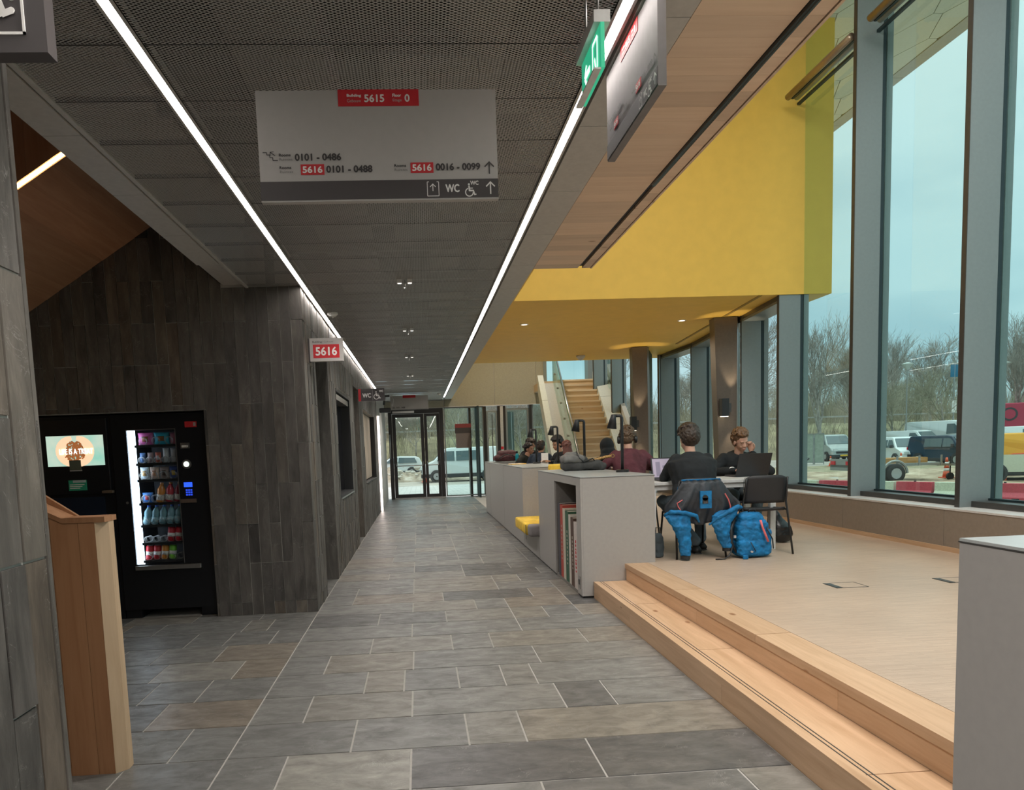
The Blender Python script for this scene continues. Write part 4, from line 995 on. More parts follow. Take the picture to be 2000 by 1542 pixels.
v = coords(nt, (3.0, 3.0, 3.0)); nz = N(nt, 'ShaderNodeTexNoise', i_Scale=1.6, i_Detail=3.0); nt.links.new(v, nz.inputs['Vector'])
r_ = ramp(nt, [(.3, (.35, .80, .62)), (.5, (.62, .85, .70)), (.7, (.80, .9, .72))], nz.outputs[0]); nt.links.new(r_.outputs[0], b.inputs['Emission Color']); b.inputs['Emission Strength'].default_value = .62
b.inputs['Base Color'].default_value = (0, 0, 0, 1)
cb(-3.368, -2.865, 6.995, 7.0, 1.437, 1.712, 'screen', SCR)
def cm(m, n, mt): m.xf(Matrix.Translation((3.25, 0, 0))); return m.build(n, mt, vc)
hand = emit('screen_skin', (.95, .66, .42), .75)
m = MB()
for s in (-1, 1):
    pts = []
    for k in range(17):
        t = k/16; rx_, rz_ = .125, .118
        pts.append(((-3.12+s*rx_*abs(math.cos(math.radians(-80+160*t))), -.006, 1.575+rz_*math.sin(math.radians(80-160*t))), .018+.022*math.sin(PI*t)+.012*t, .001, (math.cos(math.radians(80-160*t))*s, 0, math.sin(math.radians(80-160*t))), (0, 1, 0)))
    m.loft(pts, 8)
cm(m, 'screen_hands', hand)
m = MB(); RR = random.Random(2)
for i in range(280):
    a = RR.uniform(0, 6.28); q = math.sqrt(RR.random()); px, pz = -3.12+.10*q*math.cos(a), 1.57+.09*q*math.sin(a)
    if abs(px+3.12) < .10*(1.05-(pz-1.48)/.22*.6): m.ell((px, -.009, pz), (.010, .0015, .007), Matrix.Rotation(RR.uniform(0, 3), 3, 'Y'), 8, 5)
cm(m, 'screen_coffee_beans', emit('bean_brown', (.30, .10, .03), .8))
m = MB(); text(m, 'LIFE IS A TREAT', -3.255, -2.96, 1.545, 1.592, -.012, .0022); cm(m, 'lettering', emit('screen_text', (1, 1, .95), .9))
m = MB().box(-3.176, -3.075, -.014, -.006, 1.40, 1.49); cm(m, 'paper_note', plain('note_dark', (.12, .14, .10), .6))
m = MB().box(-3.175, -3.07, -.014, -.006, 1.39, 1.402); cm(m, 'paper_note_edge', M_signgrey)
m = MB().box(-3.20, -3.042, -.008, 0, 1.214, 1.308); cm(m, 'green_sticker', plain('sticker_green', (.03, .38, .22), .5))
m = MB().box(-3.16, -3.045, -.009, -.008, 1.285, 1.307); cm(m, 'sticker_header', plain('sticker_white', (.5, .6, .6), .5))
m = MB()
for i in range(3): m.box(-3.19, -3.10+.02*i, -.0095, -.008, 1.232+.016*i, 1.238+.016*i)
cm(m, 'sticker_text', M_signwhite)
m = MB().rbox(-2.895, -2.80, -.05, -.0, 1.18, 1.205, .004); cm(m, 'door_handle', plain('handle_brass', (.25, .20, .15), .35, .7))

# ------------------------------------------------------------------ WOOD BALUSTRADE, LEFT FOREGROUND
e = empty('wooden_balustrade', 'oak-boarded balustrade with slanting cap beside the near slate pier', 'balustrade', (-1.49, 3.47, 0))
xs = [0, -.075, -.20, -.33, -.46, -.60]
for i in range(5):
    a, b_ = xs[i], xs[i+1]
    zt = lambda x: 1.188 if x > -.14 else 1.188+(-.14-x)*.52
    MB().prism([(b_+.001, .0), (a-.001, .0), (a-.001, zt(a)), (b_+.001, zt(b_))] if not (b_ < -.14 < a) else [(b_+.001, 0), (a-.001, 0), (a-.001, zt(a)), (-.14, 1.188), (b_+.001, zt(b_))], 1, 0, .018).build('board', M_panel_wood, e)
MB().prism([(.0, .0), (.045, .045), (.045, .10), (-.62, .10), (-.62, .02), (0, .02)], 2, 0.0, 1.19).build('end_post', wood('end_oak', (.52, .35, .21), (.64, .46, .30), axis=2), e)
MB().prism([(.047, 1.19), (.047, 1.215), (-.145, 1.215), (-.62, 1.465), (-.62, 1.44), (-.14, 1.19)], 1, -.004, .13).build('cap', M_panel_wood, e)
MB().prism([(-.14, 1.19), (-.62, 1.44), (-.62, 1.56), (-.13, 1.215)], 1, .13, .15).build('inner_upstand', M_panel_wood, e)

# ------------------------------------------------------------------ COUNTERS
def counter(name, lab, x0, x1, y0, y1, z1=1.16, niche=None, zb=.02):
    e = empty(name, lab, 'counter', (x0, y0, 0)); t = .02
    m = MB()
    def A(a0, a1, b0, b1, c0, c1): m.box(a0-x0, a1-x0, b0-y0, b1-y0, c0, c1)
    A(x0+t, x1, y0, y0+t, zb, z1-.012); A(x0+t, x1, y1-t, y1, zb, z1-.012); A(x1-t, x1, y0+t, y1-t, zb, z1-.012)
    m.build('end_panel', M_counter, e, bevel=.0015)
    m = MB()
    if niche:
        n0, n1, nz = niche
        A(x0, x0+t, y0, n0, zb, z1-.012); A(x0, x0+t, n1, y1, zb, z1-.012); A(x0, x0+t, n0, n1, nz, z1-.012)
    else: A(x0, x0+t, y0, y1, zb, z1-.012)
    m.build('side_panel', M_counter, e, bevel=.0015)
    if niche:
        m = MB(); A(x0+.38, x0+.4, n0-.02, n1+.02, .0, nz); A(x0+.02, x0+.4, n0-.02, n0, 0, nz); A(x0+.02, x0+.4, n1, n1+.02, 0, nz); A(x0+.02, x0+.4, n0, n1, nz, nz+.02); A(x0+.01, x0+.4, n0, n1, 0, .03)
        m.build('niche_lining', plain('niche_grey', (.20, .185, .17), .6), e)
    m = MB(); A(x0-.002, x1+.002, y0-.002, y1+.002, z1-.012, z1-.008); m.build('dark_seam', M_counter_edge, e)
    m = MB(); A(x0, x1, y0, y1, z1-.008, z1); m.build('worktop', plain('worktop_grey', (.42, .44, .43), .25, noise_amt=.02), e)
    m = MB(); A(x0+.02, x1-.02, y0+.02, y1-.02, 0, zb); m.build('plinth', M_black, e)
    return e
counter('counter', 'grey counter block filling the right foreground edge', 1.512, 2.24, -3.0, 1.99)
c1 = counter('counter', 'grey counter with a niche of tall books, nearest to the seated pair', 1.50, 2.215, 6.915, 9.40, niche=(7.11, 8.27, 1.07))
MB().box(-.006, .0, .06, .14, .08, .20).build('socket_plate', plain('socket_grey', (.25, .24, .23), .4), c1)
MB().box(-.009, -.005, .075, .125, .12, .17).build('socket_hole', M_black, c1)
counter('counter', 'long grey counter beyond the yellow bench, toward the exit doors', 1.50, 2.20, 10.87, 13.35)
e = empty('booth_screen', 'low grey screen wall joining the two far counters', 'screen', (1.50, 13.36, 0)); MB().box(0, .04, 0, 2.55, .02, 1.15).build('panel', M_counter, e); MB().box(0, .05, 0, 2.55, 1.15, 1.16).build('cap', plain('worktop_grey', (.42, .44, .43)), e)
counter('counter', 'farthest grey counter block beside the exit doors with the maroon bag on it', 1.50, 2.20, 15.93, 17.05)
# bench between the counters
e = empty('corridor_bench', 'grey bench base between the two counters under the yellow seat', 'bench', (1.50, 9.42, 0))
MB().box(0, .7, 0, 1.43, .02, .30).build('base', M_counter, e); MB().box(.66, .70, 0, 1.43, .3, 1.12).build('back', plain('bench_ochre', (.58, .36, .10), .6), e)
e = empty('seat_cushion', 'yellow and grey seat cushion on the bench between the counters', 'cushion', (1.36, 9.44, .302))
MB().rbox(0, .78, .22, 1.30, .0, .15, .025, 3).build('yellow_cover', cloth('cushion_yellow', (.85, .55, .06), .8, .15), e, smooth=True)
MB().rbox(.02, .78, 0, .215, .0, .15, .03, 3).build('grey_cover', cloth('cushion_grey', (.24, .22, .22), .85, .15), e, smooth=True)
MB().box(-.003, .0, .205, .23, -.05, .14).build('strap', M_black, e)
e = empty('back_cushion', 'yellow back cushion peeping over the near counter beside the grey rucksack', 'cushion', (2.05, 10.55, 1.0)); MB().rbox(-.2, .13, 0, .14, 0, .2, .03, 3).build('cover', bpy.data.materials['cushion_yellow'], e, smooth=True)
# books in the niche
cols = [('dark grey', (.05, .055, .07)), ('red', (.42, .06, .04)), ('cream', (.55, .50, .40)), ('dark green', (.03, .10, .055)), ('white', (.60, .56, .50)), ('brown', (.09, .05, .035)), ('off-white', (.58, .52, .48))]
y = 8.16
for i, (n_, c) in enumerate(cols):
    w_ = (.13, .14, .13, .17, .10, .15, .16)[i]; y -= w_+.004; h = (.80, .79, .76, .745, .72, .70, .67)[i]
    e = empty('tall_book', '%s tall book standing in the counter niche' % n_, 'book', (1.512, y, .032), 0, 'tall books in the counter niche')
    if n_ == 'brown': e['label'] = 'brown tall book standing in the counter niche'
    mt = plain('book_'+n_.replace(' ', '_'), c, .55)
    MB().box(0, .30, 0, .004, 0, h).box(0, .30, w_-.004, w_, 0, h).box(0, .004, .004, w_-.004, 0, h).build('cover', mt, e)
    MB().box(.004, .295, .004, w_-.004, .003, h-.006).build('pages', plain('book_pages', (.50, .44, .34), .8), e)
    if i in (3, 5, 1, 6):
        m = MB()
        for k in range(9): m.box(-.001, 0, w_*.35, w_*.62, h*(.25+.055*k), h*(.25+.055*k)+.018*(1+(k*7 % 3)*.3))
        m.build('spine_print', plain('spine_ink', (.35, .32, .26)) if i != 6 else M_red, e)
# desk lamps
def desk_lamp(x, y, z, h, lab):
    e = empty('desk_lamp', lab, 'lamp', (x, y, z), 0, 'black desk lamps along the counters')
    MB().lathe([(.068, 0), (.068, .022), (.06, .028)], n=24).build('base', M_black, e)
    MB().tube([(0, 0, .02), (0, 0, h-.02), (-.008, 0, h-.006), (-.022, 0, h), (-.085, 0, h)], .0165, 10).build('pole', M_black, e, smooth=True)
    sm = MB().lathe([(.022, 0), (.026, -.006), (.052, -.145), (.048, -.145), (.022, -.01)], n=18)
    sm.xf(Matrix.Translation((-.085, 0, h+.012)) @ Matrix.Rotation(.16, 4, 'Y')); sm.build('lamp_shade', M_black, e, smooth=True)
desk_lamp(2.13, 7.72, 1.16, .59, 'black desk lamp at the counter corner, in front of the maroon shirt')
desk_lamp(2.05, 9.15, 1.16, .60, 'black desk lamp rising behind the grey rucksack, before the oak stairs')
desk_lamp(2.195, 11.7, 1.16, .60, 'black desk lamp left of the red-haired person')
desk_lamp(2.08, 13.15, 1.16, .60, 'black desk lamp farthest left, by the group of faces')

# ------------------------------------------------------------------ TABLE, LAPTOPS, CHAIRS
T = empty('study_table', 'white study table on white legs where the two students sit', 'table', (2.95, 7.72, PZ))
MB().box(-.66, .71, -.36, .34, .705, .738).build('tabletop', plain('table_white', (.62, .62, .60), .4), T, bevel=.003)
MB().box(-.6, .65, -.33, .3, .655, .705).build('apron', M_white, T)
for sx in (-.60, .65):
    for sy in (-.31, .28): MB().box(sx-.028, sx+.028, sy-.028, sy+.028, 0, .66).build('leg', M_white, T, bevel=.002)
tz = PZ+.739
def laptop(x, y, rz, open_, w, d, lab, scr=None):
    e = empty('laptop', lab, 'laptop', (x, y, tz), rz)
    MB().rbox(-w/2, w/2, -d/2, d/2, 0, .018, .004).build('base', plain('laptop_dark', (.03, .03, .033), .4), e)
    MB().box(-w*.42, w*.42, -d*.1, d*.38, .018, .020).build('keyboard', M_black, e)
    m = MB().box(-w/2, w/2, 0, .009, 0, d); m.xf(Matrix.Translation((0, d/2, .016)) @ Matrix.Rotation(-open_, 4, 'X')); m.build('lid', plain('laptop_lid', (.022, .022, .024), .35), e, bevel=.002)
    m = MB().box(-w*.46, w*.46, -.0015, 0, .015, d-.012); m.xf(Matrix.Translation((0, d/2, .016)) @ Matrix.Rotation(-open_, 4, 'X')); m.build('screen', scr or M_black, e)
    if scr:
        m = MB().box(-w*.36, -w*.22, -.003, -.0015, .03, d*.8).box(-w*.15, w*.4, -.003, -.0015, d*.5, d*.62); m.xf(Matrix.Translation((0, d/2, .016)) @ Matrix.Rotation(-open_, 4, 'X')); m.build('screen_window', emit('screen_pane', (.25, .22, .30), .12), e)
laptop(3.545, 7.90, PI+.06, .36, .37, .25, 'large black laptop seen from behind before the resting student')
laptop(2.64, 7.66, 0, .30, .34, .23, 'open laptop with pale lilac screen, half hidden by the student in black', emit('lilac_screen', (.42, .36, .46), .16))
e = empty('charging_cable', 'thin black cable hanging over the white table edge', 'cable', (3.30, 7.36, tz)); MB().tube([(.05, .12, .003), (.0, .02, .004), (-.02, -.012, -.01), (-.03, -.015, -.10), (.06, .0, -.22), (.14, .05, -.3)], .003, 6).build('cable', M_black, e)
def chair(x, y, rz, lab, grp=None):
    e = empty('stacking_chair', lab, 'chair', (x, y, PZ), rz, grp)      # sitter faces local +Y
    sm = plain('chair_black', (.022, .022, .024), .55)
    m = MB(); n = 10; vs = []; fs = []
    for j in range(7):
        t = j/6; yy = -.20+.40*t; z0 = .445-.02*math.sin(PI*t)+(.01 if t < .1 else 0)-(.02*(t-.8)/.2 if t > .8 else 0)
        for i in range(n+1):
            u_ = i/n*2-1; hw = .215*(1-.10*(t-.5)**2*2); vs.append((u_*hw, yy, z0+.008*u_*u_))
    for j in range(6):
        for i in range(n): a = j*(n+1)+i; fs.append((a, a+1, a+n+2, a+n+1))
    o = m.add(vs, fs).build('seat', sm, e, smooth=True); q = o.modifiers.new('s', 'SOLIDIFY'); q.thickness = .018; q.offset = -1
    m = MB(); vs = []; fs = []
    for j in range(9):
        t = j/8; z0 = .505+.275*t; yy = -.225-.055*t
        hw = .205*(1 if t < .8 else 1-.06*((t-.8)/.2)**2)
        for i in range(n+1): u_ = i/n*2-1; vs.append((u_*hw, yy+.03*u_*u_, z0-(.02*abs(u_)**6 if j == 8 else 0)))
    for j in range(8):
        for i in range(n): a = j*(n+1)+i; fs.append((a, a+1, a+n+2, a+n+1))
    o = m.add(vs, fs).build('backrest', sm, e, smooth=True); q = o.modifiers.new('s', 'SOLIDIFY'); q.thickness = .014
    for s in (-1, 1):
        MB().tube([(s*.245, -.30, 0), (s*.222, -.215, .44), (s*.212, -.21, .52), (s*.205, -.245, .66), (s*.2, -.272, .76)], .0105, 8).build('rear_leg', M_black, e, smooth=True)
        MB().tube([(s*.23, .27, 0), (s*.215, .20, .43), (s*.21, .0, .435), (s*.215, -.21, .44)], .0105, 8).build('front_leg', M_black, e, smooth=True)
    MB().tube([(-.215, .17, .425), (.215, .17, .425)], .009, 6).tube([(-.215, -.15, .43), (.215, -.15, .43)], .009, 6).build('cross_rail', M_black, e)
    return e
chair(3.395, 7.33, -.05, 'empty black stacking chair right of the blue backpack', None)
chair(2.70, 7.30, .0, 'black stacking chair under the blue and black jacket', None)
chair(3.62, 8.50, PI, 'black chair of the student resting his head on his hand', None)
chair(2.55, 8.85, 0, 'black chair of the person in the maroon shirt', None)
# ------------------------------------------------------------------ PEOPLE
def remesh(mb, name, vox=.008, smooth=4, mat=None, disp=None, dec=None):
    me = mb.mesh('tmp'); o = bpy.data.objects.new('tmp', me); COL.objects.link(o)
    r = o.modifiers.new('r', 'REMESH'); r.mode = 'VOXEL'; r.voxel_size = vox; r.adaptivity = 0
    if disp:
        t = bpy.data.textures.new('d', 'CLOUDS'); t.noise_scale = disp[1]; d = o.modifiers.new('d', 'DISPLACE'); d.texture = t; d.strength = disp[0]; d.mid_level = .5
    if smooth: s = o.modifiers.new('s', 'SMOOTH'); s.iterations = smooth; s.factor = .5
    if dec: q = o.modifiers.new('q', 'DECIMATE'); q.ratio = dec
    dg = bpy.context.evaluated_depsgraph_get(); out = bpy.data.meshes.new_from_object(o.evaluated_get(dg)); out.name = name
    bpy.data.objects.remove(o); bpy.data.meshes.remove(me)
    out.materials.clear()
    if mat: out.materials.append(mat)
    for p in out.polygons: p.use_smooth = True
    return out
def limb(mb, pts, rs, n=10):
    mb.tube(pts, rs, n)
    for p, r in zip(pts, rs): mb.ell(p, (r, r, r), None, 10, 7)
    return mb
def hand(mb, wrist, d, nrm, side, curl=.5, sc=1.0):
    """wrist position, direction of fingers, normal of back of hand"""
    d = Vector(d).normalized(); nrm = Vector(nrm); nrm = (nrm-d*nrm.dot(d)).normalized(); x = d.cross(nrm)*side
    Mx = Matrix((x, d, nrm)).transposed().to_4x4(); Mx.translation = Vector(wrist)
    s = len(mb.v)
    mb.loft([((0, -.01, 0), .024, .017, (1, 0, 0), (0, 0, 1)), ((0, .03, 0), .033, .016, (1, 0, 0), (0, 0, 1)), ((0, .075, 0), .040, .014, (1, 0, 0), (0, 0, 1)), ((0, .092, 0), .037, .011, (1, 0, 0), (0, 0, 1))], 12)
    for i, (fx, L) in enumerate(((-.029, .068), (-.010, .078), (.010, .072), (.028, .056))):
        p = Vector((fx, .085, 0)); pts = [p.copy()]; a = curl*.35
        for k, f in enumerate((.45, .32, .23)):
            q = Vector((fx*.12*k, math.cos(a), -math.sin(a))); p = p+q.normalized()*L*f; pts.append(p.copy()); a += curl*.9
        mb.tube(pts, [.0088, .0085, .0078, .0065], 7); mb.ell(pts[-1], (.0066,)*3, None, 7, 5)
    pts = [Vector((-.028, .018, -.004)), Vector((-.050, .045, -.012)), Vector((-.056, .070, -.020)), Vector((-.052, .090, -.026))]
    mb.tube(pts, [.013, .011, .0095, .0075], 7); mb.ell(pts[-1], (.0078,)*3, None, 7, 5)
    S = Matrix.Scale(sc, 4); mb.v = mb.v[:s]+[tuple(Mx @ S @ Vector(v)) for v in mb.v[s:]]
    return mb
def head_geo(mb, MH):
    s = len(mb.v)
    mb.ell((0, -.012, .028), (.074, .094, .088), None, 22, 16).ell((0, .028, -.022), (.058, .060, .082), None, 20, 14)
    mb.ell((0, .045, -.082), (.030, .032, .024), None, 14, 8).ell((0, .008, -.06), (.050, .050, .045), None, 14, 8)
    mb.ell((0, .093, -.028), (.0125, .016, .012), None, 10, 7).tube([(0, .080, .008), (0, .092, -.026)], [.009, .0115], 8)
    mb.ell((0, .074, .020), (.046, .014, .011), None, 12, 7)
    for s_ in (-1, 1):
        mb.ell((s_*.034, .066, -.038), (.016, .013, .016), None, 10, 7); mb.ell((s_*.075, -.004, -.012), (.008, .018, .030), Matrix.Rotation(-.25, 3, 'X'), 10, 8)
        mb.ell((s_*.009, .092, -.032), (.007, .009, .007), None, 8, 6)
    mb.ell((0, .083, -.062), (.021, .009, .006), None, 12, 6).ell((0, .081, -.071), (.018, .009, .006), None, 12, 6)
    mb.v = mb.v[:s]+[tuple(MH @ Vector(v)) for v in mb.v[s:]]; return mb
_skin = {}
def skin(n, c):
    if n not in _skin:
        m, nt, b = base_mat('skin_'+n); v = coords(nt, (1, 1, 1)); nz = N(nt, 'ShaderNodeTexNoise', i_Scale=14.0, i_Detail=3.0); nt.links.new(v, nz.inputs['Vector'])
        r = ramp(nt, [(.3, tuple(x*.86 for x in c)), (.7, tuple(min(1, x*1.1) for x in c))], nz.outputs[0]); nt.links.new(r.outputs[0], b.inputs['Base Color'])
        b.inputs['Roughness'].default_value = .55; b.inputs['Subsurface Weight'].default_value = .08; b.inputs['Subsurface Radius'].default_value = (.01, .004, .002); _skin[n] = m
    return _skin[n]
def hair_mat(n, c):
    m, nt, b = base_mat('hair_'+n); v = coords(nt, (60, 60, 14)); nz = N(nt, 'ShaderNodeTexNoise', i_Scale=1.6, i_Detail=4.0, i_Distortion=1.0); nt.links.new(v, nz.inputs['Vector'])
    r = ramp(nt, [(.3, tuple(x*.5 for x in c)), (.7, tuple(min(1, x*1.5) for x in c))], nz.outputs[0]); nt.links.new(r.outputs[0], b.inputs['Base Color']); b.inputs['Roughness'].default_value = .5
    bump(nt, b, nz.outputs[0], .8, .006); return m
def hair_geo(style, MH, seed):
    r = random.Random(seed); m = MB()
    if style == 'hood':
        m.ell((0, -.03, .02), (.105, .125, .125), None, 20, 14).ell((0, -.06, -.10), (.12, .10, .09), None, 16, 10).loft([((0, -.02, .0), .10, .10, (1, 0, 0), (0, 1, 0)), ((0, -.04, -.10), .115, .10, (1, 0, 0), (0, 1, 0)), ((0, -.06, -.18), .17, .11, (1, 0, 0), (0, 1, 0)), ((0, -.07, -.23), .20, .10, (1, 0, 0), (0, 1, 0))], 18)
    else:
        m.ell((0, -.022, .040), (.081, .096, .088), None, 22, 14).ell((0, -.045, -.01), (.074, .070, .085), None, 18, 12)
        cnt, lo, hi, out = {'curly': (720, .014, .024, 1.20), 'wavy': (420, .009, .015, 1.04), 'short': (200, .008, .013, 1.0), 'long': (160, .010, .015, 1.04), 'tied': (160, .008, .013, 1.0)}[style]
        k = 0
        while k < cnt:
            z = r.uniform(-.75, 1); a = r.uniform(0, 2*PI); q = math.sqrt(max(0, 1-z*z)); d = Vector((q*math.cos(a), q*math.sin(a), z))
            if d.y > .15 and d.z < .42-.0*d.y: continue
            if d.y > -.25 and d.z < -.05: continue
            if style in ('short', 'tied') and d.z < -.5: continue
            p = Vector((d.x*.080, d.y*.100-.016, d.z*.094+.034))*1.0; p = Vector((p.x*out, (p.y+.016)*out-.016, (p.z-.034)*out+.034+(.018 if style in ('curly', 'wavy') and d.z > .4 else 0)))
            if style in ('curly', 'wavy') and k % 2 == 0:
                pts = [p]; t = Vector((r.uniform(-1, 1), r.uniform(-1, 1), r.uniform(-1, 1))).normalized(); nn = d
                rr_ = r.uniform(.008, .016); b_ = nn.cross(t).normalized(); c_ = nn.cross(b_)
                pts = [p+(b_*math.cos(w_)+c_*math.sin(w_))*rr_+nn*.004*w_ for w_ in (0, .9, 1.8, 2.7, 3.6, 4.5)]
                m.tube(pts, [.0065, .0065, .006, .0055, .005, .003], 6)
            else: rad = r.uniform(lo, hi); m.ell(p, (rad, rad, rad*.7), None, 7, 5)
            k += 1
        if style == 'long': m.loft([((0, -.05, .0), .078, .070, (1, 0, 0), (0, 1, 0)), ((0, -.07, -.12), .092, .055, (1, 0, 0), (0, 1, 0)), ((0, -.085, -.24), .09, .04, (1, 0, 0), (0, 1, 0)), ((0, -.09, -.36), .07, .025, (1, 0, 0), (0, 1, 0))], 16)
        if style == 'tied': m.ell((0, -.12, .03), (.035, .04, .035), None, 12, 8)
        if style in ('short', 'wavy', 'curly', 'tied'): m.ell((0, .050, .082), (.050, .030, .020), None, 14, 8)
    m.v = [tuple(MH @ Vector(v)) for v in m.v]; return m
def person(label, loc, rz, lean=10, head=(0, 0, 0), arms=None, hair='short', hairm=None, skinm=None, top=None, trousers=None, shoe=None, sc=1.0, seed=1, vox=.009, cuffs=False, knees=.16, feet=None, face=True, legs=True, bulk=1.0, smile=False, eyes_closed=False, hood_down=False, twist=0):
    e = empty('person', label, 'person', loc, rz); e.scale = (sc, sc, sc)
    L = math.radians(lean); dirv = Vector((0, math.sin(L), math.cos(L))); bk = Vector((0, math.cos(L), -math.sin(L))); X = Vector((1, 0, 0))
    hip = Vector((0, 0, .54)); ch = hip+dirv*.30; nb = hip+dirv*.50+bk*.015; sh = hip+dirv*.45
    hp, hy, hr = [math.radians(a) for a in head]; hp = -hp
    Hd = Matrix.Rotation(hy, 4, 'Z') @ Matrix.Rotation(hr, 4, 'Y') @ Matrix.Rotation(-hp, 4, 'X')
    hc = nb+Vector((0, .045+.05*math.sin(hp), .145-.03*abs(math.sin(hp)))); MH = Matrix.Translation(hc) @ Hd
    arms = arms or [((.27, .16, .74), (.12, .40, .77)), ((-.27, .16, .74), (-.12, .40, .77))]
    S = [sh-dirv*.022+X*.170, sh-dirv*.022-X*.170]
    feet = feet or [(.13, .42, .03), (-.13, .42, .03)]
    K = [Vector((knees, .44, .52)), Vector((-knees, .44, .52))]; Fq = [Vector(f) for f in feet]
    # ---- body
    m = MB()
    m.loft([(hip-dirv*.08, .15, .10, X, bk), (hip+dirv*.02, .155, .105, X, bk), (hip+dirv*.16, .125, .09, X, bk), (ch, .145, .10, X, bk), (hip+dirv*.42, .155, .09, X, bk), (hip+dirv*.49, .07, .06, X, bk)], 18)
    limb(m, [nb-dirv*.06, nb+dirv*.02, MH @ Vector((0, -.015, -.05))], [.060, .052, .050])
    head_geo(m, MH)
    for s_, (el, wr) in enumerate(arms):
        el, wr = Vector(el), Vector(wr); limb(m, [S[s_], S[s_].lerp(el, .5), el, el.lerp(wr, .35), wr], [.050, .042, .035, .037, .024])
    for k_, f_ in zip(K, Fq):
        if not legs: break
        side = 1 if k_.x > 0 else -1
        limb(m, [Vector((side*.09, .03, .53)), k_.lerp(Vector((side*.09, 0, .53)), .5), k_, k_.lerp(f_+Vector((0, 0, .06)), .35), f_+Vector((0, 0, .06))], [.078, .068, .052, .050, .032])
        limb(m, [f_+Vector((0, -.04, 0)), f_+Vector((0, .10, -.005))], [.028, .024])
    dirs = []
    for s_, (el, wr) in enumerate(arms):
        el, wr = Vector(el), Vector(wr); opt = (person.opt or {}).get(s_, {})
        d = Vector(opt.get('d', (wr-el))).normalized(); hand(m, wr+d*.015, d, opt.get('n', (0, 0, 1)), -1 if s_ == 0 else 1, opt.get('curl', .5))
    me = remesh(m, 'body', vox*.72 if face else vox, 2, skinm); link('body', me, e)
    # ---- face details
    if face:
        m = MB()
        for s_ in (-1, 1):
            if eyes_closed: m.tube([(s_*.020, .0835, -.004), (s_*.031, .0815, -.008), (s_*.043, .0735, -.005)], .0016, 6)
            else: m.ell((s_*.031, .0745, -.001), (.0115, .0095, .0048), None, 12, 8)
        m.v = [tuple(MH @ Vector(v)) for v in m.v]; m.build('eyes', plain('eye_lashes', (.03, .02, .015)) if eyes_closed else plain('eye_white', (.34, .31, .29), .4), e, smooth=True)
        if not eyes_closed:
            m = MB()
            for s_ in (-1, 1): m.ell((s_*.031, .082, -.001), (.0058, .0035, .0058), None, 10, 6)
            m.v = [tuple(MH @ Vector(v)) for v in m.v]; m.build('irises', plain('iris_dark', (.02, .012, .008), .2), e, smooth=True)
        m = MB(); w_ = .026 if smile else .020; u_ = .006 if smile else 0
        m.tube([(-w_, .080, -.064+u_), (-w_*.5, .0895, -.066), (0, .0925, -.066), (w_*.5, .0895, -.066), (w_, .080, -.064+u_)], [.002, .0045, .005, .0045, .002], 8)
        m.v = [tuple(MH @ Vector(v)) for v in m.v]; m.build('lips', plain('lip', (.42, .16, .13), .5), e, smooth=True)
        m = MB()
        for s_ in (-1, 1): m.tube([(s_*.014, .0865, .014), (s_*.030, .0855, .020), (s_*.047, .072, .014)], [.0028, .0034, .002], 6)
        m.v = [tuple(MH @ Vector(v)) for v in m.v]; m.build('eyebrows', hairm if hairm else M_black, e, smooth=True)
    # ---- clothes
    m = MB(); g = .016
    m.loft([(hip-dirv*.07, .165*bulk+g, .120+g, X, bk), (hip+dirv*.06, .160*bulk+g, .118*bulk+g, X, bk), (hip+dirv*.18, .145*bulk+g, .108*bulk+g, X, bk), (ch, .162*bulk+g, .114*bulk+g, X, bk), (hip+dirv*.40, .178*bulk+g, .100*bulk+g, X, bk), (hip+dirv*.445, .160+g, .088+g, X, bk), (hip+dirv*.478, .115+g, .074+g, X, bk), (hip+dirv*.505, .066+g*.5, .060+g*.5, X, bk)], 20)
    for s_, (el, wr) in enumerate(arms):
        el, wr = Vector(el), Vector(wr); a_ = S[s_]; limb(m, [a_*.93+sh*.07, a_.lerp(el, .5), el, el.lerp(wr, .4), wr-(wr-el)*.04], [.068, .060, .051, .050, .036], 12)
    if hood_down: m.loft([(nb+Vector((0, -.02, .03)), .10, .09, X, (0, 1, 0)), (nb+Vector((0, -.05, -.03)), .14, .11, X, (0, 1, 0)), (nb+Vector((0, -.08, -.10)), .12, .07, X, (0, 1, 0))], 16)
    link('top', remesh(m, 'top', vox, 9, top, disp=(.016, .08)), e)
    m = MB()
    m.loft([(hip-dirv*.10, .165, .125, X, bk), (hip+dirv*.04, .168, .125, X, bk)], 16)
    if legs:
        for k_, f_ in zip(K, Fq):
            side = 1 if k_.x > 0 else -1
            limb(m, [Vector((side*.09, .03, .53)), k_.lerp(Vector((side*.09, 0, .53)), .5), k_, k_.lerp(f_+Vector((0, 0, .08)), .4), f_+Vector((0, 0, .09))], [.094, .084, .070, .062, .056], 12)
        link('trousers', remesh(m, 'trousers', vox*1.2, 3, trousers, disp=(.012, .07)), e)
        for f_ in Fq:
            m = MB(); m.loft([(f_+Vector((0, -.075, .0)), .036, .030, X, (0, 0, 1)), (f_+Vector((0, -.02, .012)), .043, .042, X, (0, 0, 1)), (f_+Vector((0, .08, -.002)), .048, .028, X, (0, 0, 1)), (f_+Vector((0, .17, -.010)), .036, .018, X, (0, 0, 1))], 14)
            m.build('shoe', shoe or M_black, e, smooth=True)
            m = MB(); m.loft([(f_+Vector((0, -.08, -.026)), .038, .008, X, (0, 0, 1)), (f_+Vector((0, .08, -.026)), .050, .008, X, (0, 0, 1)), (f_+Vector((0, .175, -.024)), .036, .008, X, (0, 0, 1))], 14).build('shoe_sole', plain('sole', (.05, .05, .05), .7), e)
